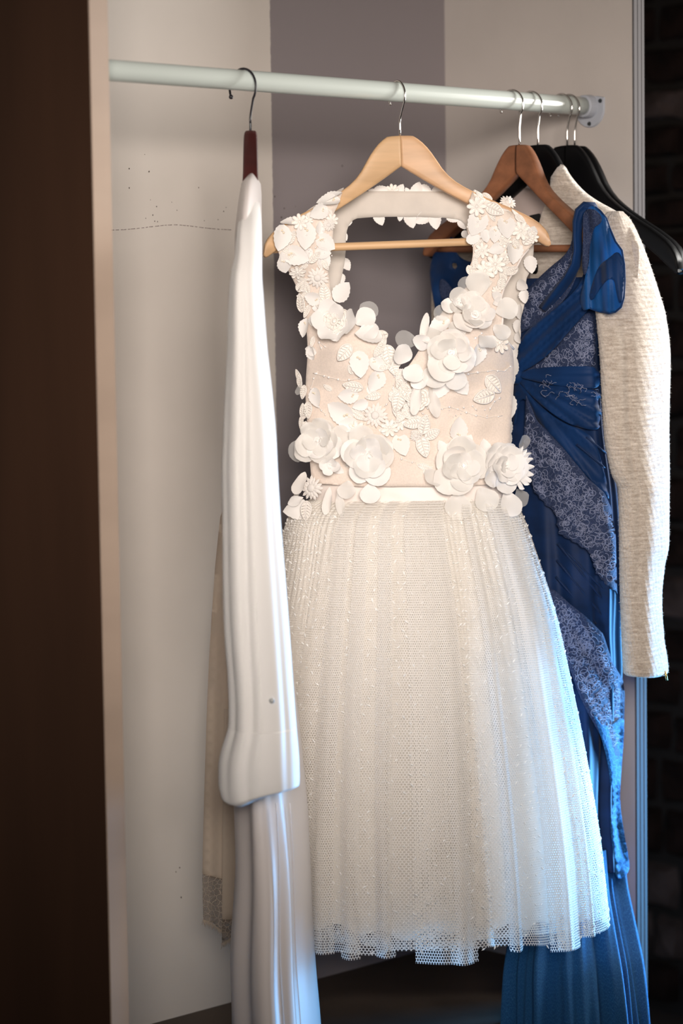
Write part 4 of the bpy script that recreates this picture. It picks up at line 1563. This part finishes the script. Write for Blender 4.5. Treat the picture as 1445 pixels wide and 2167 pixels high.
def strap(pts, name, w0, m):
    """a bunched roll of chiffon along a run of (px, py, half width px, lift)"""
    b = MB()
    n = 18
    vs, fs = [], []
    k = len(pts)
    for i, (x, y, w, dz) in enumerate(pts):
        x0, y0 = pts[max(0, i - 1)][:2]
        x1, y1 = pts[min(k - 1, i + 1)][:2]
        L_ = math.dist((x0, y0), (x1, y1))
        nx, ny = (y1 - y0) / L_, -(x1 - x0) / L_
        base = YW - 1.0 * (x - 1120) / FPX * YW - .045 - dz
        for j in range(n):
            a = 2 * PI * j / n
            rr_ = 1 + .22 * math.sin(3 * a + i * .25) + .1 * math.sin(7 * a + i * .1)
            o = math.cos(a) * w * rr_
            vs.append(P(x + nx * o, y + ny * o, base - .012 * math.sin(a) * rr_))
    for i in range(k - 1):
        for j in range(n):
            fs.append((i * n + j, i * n + (j + 1) % n, (i + 1) * n + (j + 1) % n, (i + 1) * n + j))
    fs.append(tuple(range(n - 1, -1, -1)))
    fs.append(tuple((k - 1) * n + j for j in range(n)))
    obj(name, vs, fs, m, blue)


strap([(1262, 452, 8, -.028), (1252, 440, 12, -.015), (1238, 438, 11, .004), (1227, 448, 11, .012), (1221, 470, 10, .014), (1220, 500, 9, .013), (1221, 530, 9, .012), (1216, 560, 10, .011), (1200, 590, 11, .008), (1176, 622, 12, .006), (1150, 656, 12, .004)], 'shoulder_strap', 9, M['blue_band'])
b = MB()
ed = [(1247, 652), (1263, 658), (1288, 663), (1302, 660), (1314, 650), (1320, 630), (1322, 593), (1321, 560), (1316, 530), (1302, 511), (1290, 482), (1283, 462), (1270, 446), (1254, 434)]
epts = []
for i in range(len(ed) - 1):
    for k in range(3):
        epts.append((ed[i][0] + (ed[i + 1][0] - ed[i][0]) * k / 3, ed[i][1] + (ed[i + 1][1] - ed[i][1]) * k / 3))
b.tube([P(x, y, DSH(x, y) + .001) for x, y in epts], .0015, 6)
b.obj('rolled_hem', M['blue_band'], blue)
# belt and the folds gathered into the knot
panel('belt', [(1090, 794), (1118, 782), (1150, 777), (1200, 775), (1266, 775), (1270, 800), (1268, 822), (1230, 823), (1160, 813), (1110, 802)], DBL(.016, strip(3, 15, .0022)), M['blue_band'], blue, step=6)
panel('draped_fold', [(1090, 796), (1120, 806), (1160, 815), (1268, 822), (1272, 850), (1273, 905), (1255, 912), (1200, 897), (1150, 862), (1112, 826)], DBL(.011, fan(34, .0032)), M['blue_band'], blue, step=6)
panel('draped_fold', [(1088, 798), (1106, 818), (1140, 858), (1195, 899), (1255, 916), (1280, 1000), (1292, 1066), (1279, 1043), (1245, 1013), (1194, 951), (1160, 914), (1136, 890), (1112, 840), (1096, 850), (1092, 900), (1084, 900)], DBL(.009, fan(26, .0035, 1.0)), M['blue_band'], blue, step=7)
b = MB()
b.ball(P(1094, 793, DBL(.012)(1094, 793)), (.013, .012, .016), 14, 10)
b.obj('knot', M['blue_band'], blue)
# lace threads lying on the folds
b = MB()
rr = random.Random(8)
for i in range(26):
    a = rr.uniform(.12, .62)
    d = rr.uniform(60, 178)
    x, y = 1090 + d * math.cos(a), 792 + d * math.sin(a) * .75
    if x > 1262:
        continue
    pts = []
    h = rr.uniform(0, 6)
    for k in range(12):
        h += rr.uniform(-1.3, 1.3)
        x += 3.2 * math.cos(h)
        y += 2.2 * math.sin(h)
        pts.append(P(min(x, 1266), y, DBL(.0175)(min(x, 1266), y) - fan(34, .0032)(x, y) * .9))
    b.tube(pts, .0004, 4)
b.obj('lace_thread', M['cord_blue'], blue, kind='stuff')


# two bands of scalloped lace across the skirt
def scallop(pts, r_, n):
    out = []
    for i in range(len(pts) - 1):
        (x0, y0), (x1, y1) = pts[i], pts[i + 1]
        L_ = math.dist((x0, y0), (x1, y1))
        k = max(1, int(L_ / n))
        nx, ny = -(y1 - y0) / L_, (x1 - x0) / L_
        for j in range(k):
            for q in range(6):
                t = (j + q / 6) / k
                o = r_ * math.sin(PI * q / 6)
                out.append((x0 + (x1 - x0) * t + nx * o, y0 + (y1 - y0) * t + ny * o))
    return out


E1 = [(1306, 1259), (1279, 1238), (1259, 1214), (1245, 1170), (1211, 1149), (1180, 1132), (1173, 1088), (1153, 1071), (1129, 1043), (1113, 996), (1105, 944)]
panel('lace_band', [(1113, 835), (1136, 890), (1160, 914), (1194, 951), (1245, 1013), (1279, 1043), (1293, 1074), (1303, 1136)] + scallop(E1, 5, 15), DBL(.013, strip(70, 60, .003)), M['blue_lace'], blue, step=7, smooth=0)
panel('lace_band', [(1150, 1245), (1173, 1248), (1207, 1279), (1238, 1303), (1276, 1341), (1296, 1402), (1318, 1438), (1322, 1468), (1320, 1541), (1313, 1600), (1290, 1622), (1272, 1559), (1244, 1510), (1225, 1470), (1200, 1400), (1165, 1310)], DBL(.013, strip(64, 70, .004)), M['blue_lace'], blue, step=7, smooth=0)
panel('lace_flounce', [(1250, 1500), (1280, 1545), (1321, 1510), (1320, 1560), (1313, 1648), (1311, 1700), (1320, 1760), (1332, 1825), (1331, 1846), (1311, 1862), (1302, 1855), (1296, 1790), (1290, 1740), (1294, 1683), (1286, 1612), (1272, 1559)], DBL(.018, strip(75, 40, .004)), M['blue_lace_lit'], blue, step=7, smooth=1)
def curls(polys, D, n, seed, m, r0=.0005, size=(10, 26)):
    rr = random.Random(seed)
    b = MB()
    for poly in polys:
        pa = np.array(poly)
        lo, hi = pa.min(0), pa.max(0)
        area_ = (hi[0] - lo[0]) * (hi[1] - lo[1])
        for i in range(int(n * area_ / 30000)):
            c = np.array([[rr.uniform(lo[0], hi[0]), rr.uniform(lo[1], hi[1])]])
            if not inside(c, poly)[0]:
                continue
            x, y = float(c[0][0]), float(c[0][1])
            L_ = rr.uniform(*size)
            h, cu = rr.uniform(0, 6.3), rr.choice((-1, 1)) * rr.uniform(.25, .6)
            pts = []
            for k in range(13):
                if not inside(np.array([[x, y]]), poly)[0]:
                    break
                pts.append(P(x, y, D(x, y) - .0006))
                h += cu * (.3 + k * .13)
                x += L_ / 7 * math.cos(h)
                y += L_ / 7 * math.sin(h)
            if len(pts) > 3:
                b.tube(pts, r0, 4)
    return b.obj('lace_cord', m, blue, kind='stuff')


curls([[(1113, 850), (1136, 900), (1160, 920), (1194, 958), (1245, 1020), (1279, 1050), (1293, 1080), (1302, 1136), (1304, 1245), (1279, 1230), (1259, 1205), (1245, 1165), (1211, 1142), (1180, 1125), (1173, 1085), (1129, 1035), (1113, 990), (1107, 940)]], DBL(.013, strip(70, 60, .003)), 420, 3, M['cord_blue'])
curls([[(1160, 1252), (1207, 1285), (1238, 1310), (1274, 1348), (1294, 1405), (1316, 1440), (1319, 1468), (1317, 1541), (1300, 1590), (1272, 1550), (1244, 1500), (1225, 1460), (1200, 1390)]], DBL(.013, strip(64, 70, .004)), 420, 4, M['cord_blue'])
curls([[(1240, 664), (1254, 668), (1260, 700), (1262, 778), (1180, 786), (1110, 790), (1169, 742), (1206, 700)]], DBL(.006), 420, 5, M['cord_blue'])
curls([[(1220, 500), (1214, 560), (1195, 625), (1155, 664), (1108, 700), (1100, 660), (1114, 622), (1158, 578), (1208, 535)]], DBL(.012, strip(130, 46, .002)), 420, 6, M['cord_blue'])
# diagonal tucks in the chiffon between the lace
for (x0, y0, x1, y1) in [(1180, 1150, 1292, 1290), (1178, 1185, 1285, 1316), (1176, 1220, 1262, 1320), (1196, 1165, 1300, 1272), (1220, 940, 1280, 990), (1240, 925, 1284, 960)]:
    b = MB()
    pts = []
    for k in range(13):
        t = k / 12
        x, y = x0 + (x1 - x0) * t, y0 + (y1 - y0) * t
        pts.append(P(x, y, DBL(.0012 if y > 1000 else .0125)(x, y)))
    b.tube(pts, [.0016] * 12 + [.0008], 6)
    b.obj('tuck', M['blue'], blue)
# the far shoulder, seen through the open back of the wedding dress


def DLS(px, py):
    return YW - 1.0 * (px - 1120) / FPX * YW - .01 - .004 * math.sin((px - 900) * .11 + (py - 500) * .05) - .003 * math.sin((px - py) * .07)


panel('cap_sleeve', [(958, 497), (944, 507), (926, 520), (914, 545), (908, 575), (914, 620), (921, 658), (926, 690), (930, 720), (960, 720), (1010, 700), (1060, 640), (1050, 570), (1010, 556), (985, 552), (968, 540), (962, 520)], DLS, M['blue_band'], blue, step=7, thick=.008, holes=[[(955, 556), (966, 556), (968, 566), (960, 572)]])
panel('chiffon_sash', [(932, 585), (950, 600), (975, 640), (1010, 680), (1000, 700), (965, 690), (940, 650), (928, 610)], lambda x, y: DLS(x, y) - .007, M['blue_lace'], blue, step=8)

# ------------------------------------------------------------------ the cream jacket
jacket = thing('cream_jacket', P(1300, 900, YJ), 'cream boucle knit jacket with a long sleeve, hung behind the blue dress', 'jacket')
YQ = YJ + .002


def DJ(off):
    def f(px, py):
        return YQ - 1.05 * (px - 1138) / FPX * YQ - off - .003 * math.sin(px * .05 + py * .02)
    return f


def DJF(px, py):
    top = float(np.interp(px, [1160, 1178, 1192, 1206, 1232, 1262, 1300, 1330, 1360], [380, 350, 346, 370, 402, 424, 444, 465, 520]))
    k = max(0, 1 - (py - top) / 24)
    return DJ(.034)(px, py) + .03 * k * k


panel('jacket_front', [(1164, 375), (1172, 354), (1184, 346), (1196, 350), (1204, 368), (1232, 402), (1262, 424), (1300, 444), (1326, 461), (1344, 490), (1354, 530), (1346, 620), (1310, 760), (1275, 880), (1200, 910), (1140, 900), (1112, 760), (1112, 640), (1122, 580), (1132, 520), (1140, 470), (1152, 436), (1164, 405)], DJF, M['tweed'], jacket, step=9, thick=.02)
panel('jacket_front', [(1090, 440), (1060, 452), (1010, 466), (975, 470), (950, 474), (935, 492), (924, 520), (914, 580), (912, 640), (914, 720), (925, 880), (1040, 900), (1080, 760), (1085, 600)], DJ(.02), M['tweed'], jacket, step=10, thick=.02)
panel('lining', [(1068, 404), (1090, 396), (1130, 400), (1164, 408), (1156, 440), (1146, 480), (1140, 560), (1120, 700), (1060, 700), (1060, 480)], DJ(-.004), M['jlining'], jacket, step=10, thick=.004)
panel('neck_tag', [(1120, 456), (1143, 451), (1147, 474), (1138, 482), (1122, 470)], DJ(.002), M['black_tag'], jacket, step=5, thick=.002, smooth=0)
b = MB()
b.ball(P(1132, 568, DJF(1132, 568) - .002), (.0085, .005, .0095), 14, 8)
ob = b.obj('front_button', M['black_wood'], jacket)
YS = DJ(.03)(1330, 600)
JS = Loft([(448, 1286, 1318, YS + .03, .02, .02, -0.1), (466, 1268, 1334, YS + .03, .034, .026, -0.1), (500, 1258, 1352, YS + .03, .042, .03, -0.15), (540, 1255, 1369, YS + .03, .048, .032, -0.25), (612, 1253, 1395, YS + .028, .052, .034, -0.4), (671, 1257, 1414, YS + .02, .055, .036, -0.55), (760, 1263, 1426, YS + .006, .056, .038, -0.75), (914, 1272, 1423, YS - .006, .056, .038, -0.75),
           (999, 1288, 1423, YS - .008, .054, .038, -0.75), (1033, 1303, 1422, YS - .008, .052, .038, -0.75), (1153, 1305, 1421, YS - .01, .048, .038, -0.75), (1204, 1306, 1411, YS - .01, .046, .038, -0.75), (1272, 1308, 1405, YS - .01, .046, .036, -0.75), (1358, 1311, 1410, YS - .012, .046, .036, -0.75), (1405, 1313, 1418, YS - .012, .046, .036, -0.75, -3), (1421, 1314, 1419, YS - .012, .045, .035, -0.75, -5), (1426, 1317, 1415, YS - .012, .041, .031, -0.75, -5)],
          fold=lambda a, v, py: (.00022 * math.sin(py * .62 + 1.7 * math.sin(a * 3)) + .0003 * math.sin(a * 31 + py * .13) + -.008 * math.exp(-((a - 1.95) / .16) ** 2) * math.sin(PI * min(1, v * 1.1)) + .003 * math.exp(-((a - 1.45) / .3) ** 2) - .004 * math.exp(-((a - 2.5) / .25) ** 2) * (1 - v), 0, 0), ures=.06)
JS.build('sleeve', M['tweed'], jacket, 150, 300)
b = MB()
rr = random.Random(12)
for i in range(9000):
    py = rr.uniform(455, 1424)
    a = rr.uniform(-.25, PI + .1)
    p0 = JS.point(py, a)
    c0 = P((JS.row(py)[0] + JS.row(py)[1]) / 2, py, JS.row(py)[2])
    nn = V(p0.x - c0.x, p0.y - c0.y, 0).normalized()
    t1 = V(-nn.y, nn.x, 0) * rr.uniform(-1, 1) + V(0, 0, rr.uniform(-1, 1)) + nn * rr.uniform(.2, .9)
    L_ = rr.uniform(.0015, .0042)
    p0 = p0 - nn * .0006
    e = p0 + t1.normalized() * L_
    w = V(0, 0, .00022) if abs(t1.z) < .6 else V(-nn.y, nn.x, 0) * .00022
    b.add([p0 - w, p0 + w, e], [(0, 1, 2)])
b.obj('fuzz', M['fuzz'], jacket, kind='stuff', smooth=False)
b = MB()
zx, zy = 1408, 1424
Yz = JS.depth(1406, 1415)
b.tube([P(zx - 1, zy - 4, Yz), P(zx + 1, zy + 6, Yz), P(zx + 3, zy + 16, Yz)], [.0012, .0022, .0016], 8)
b.obj('zip_pull', M['brass'], jacket)
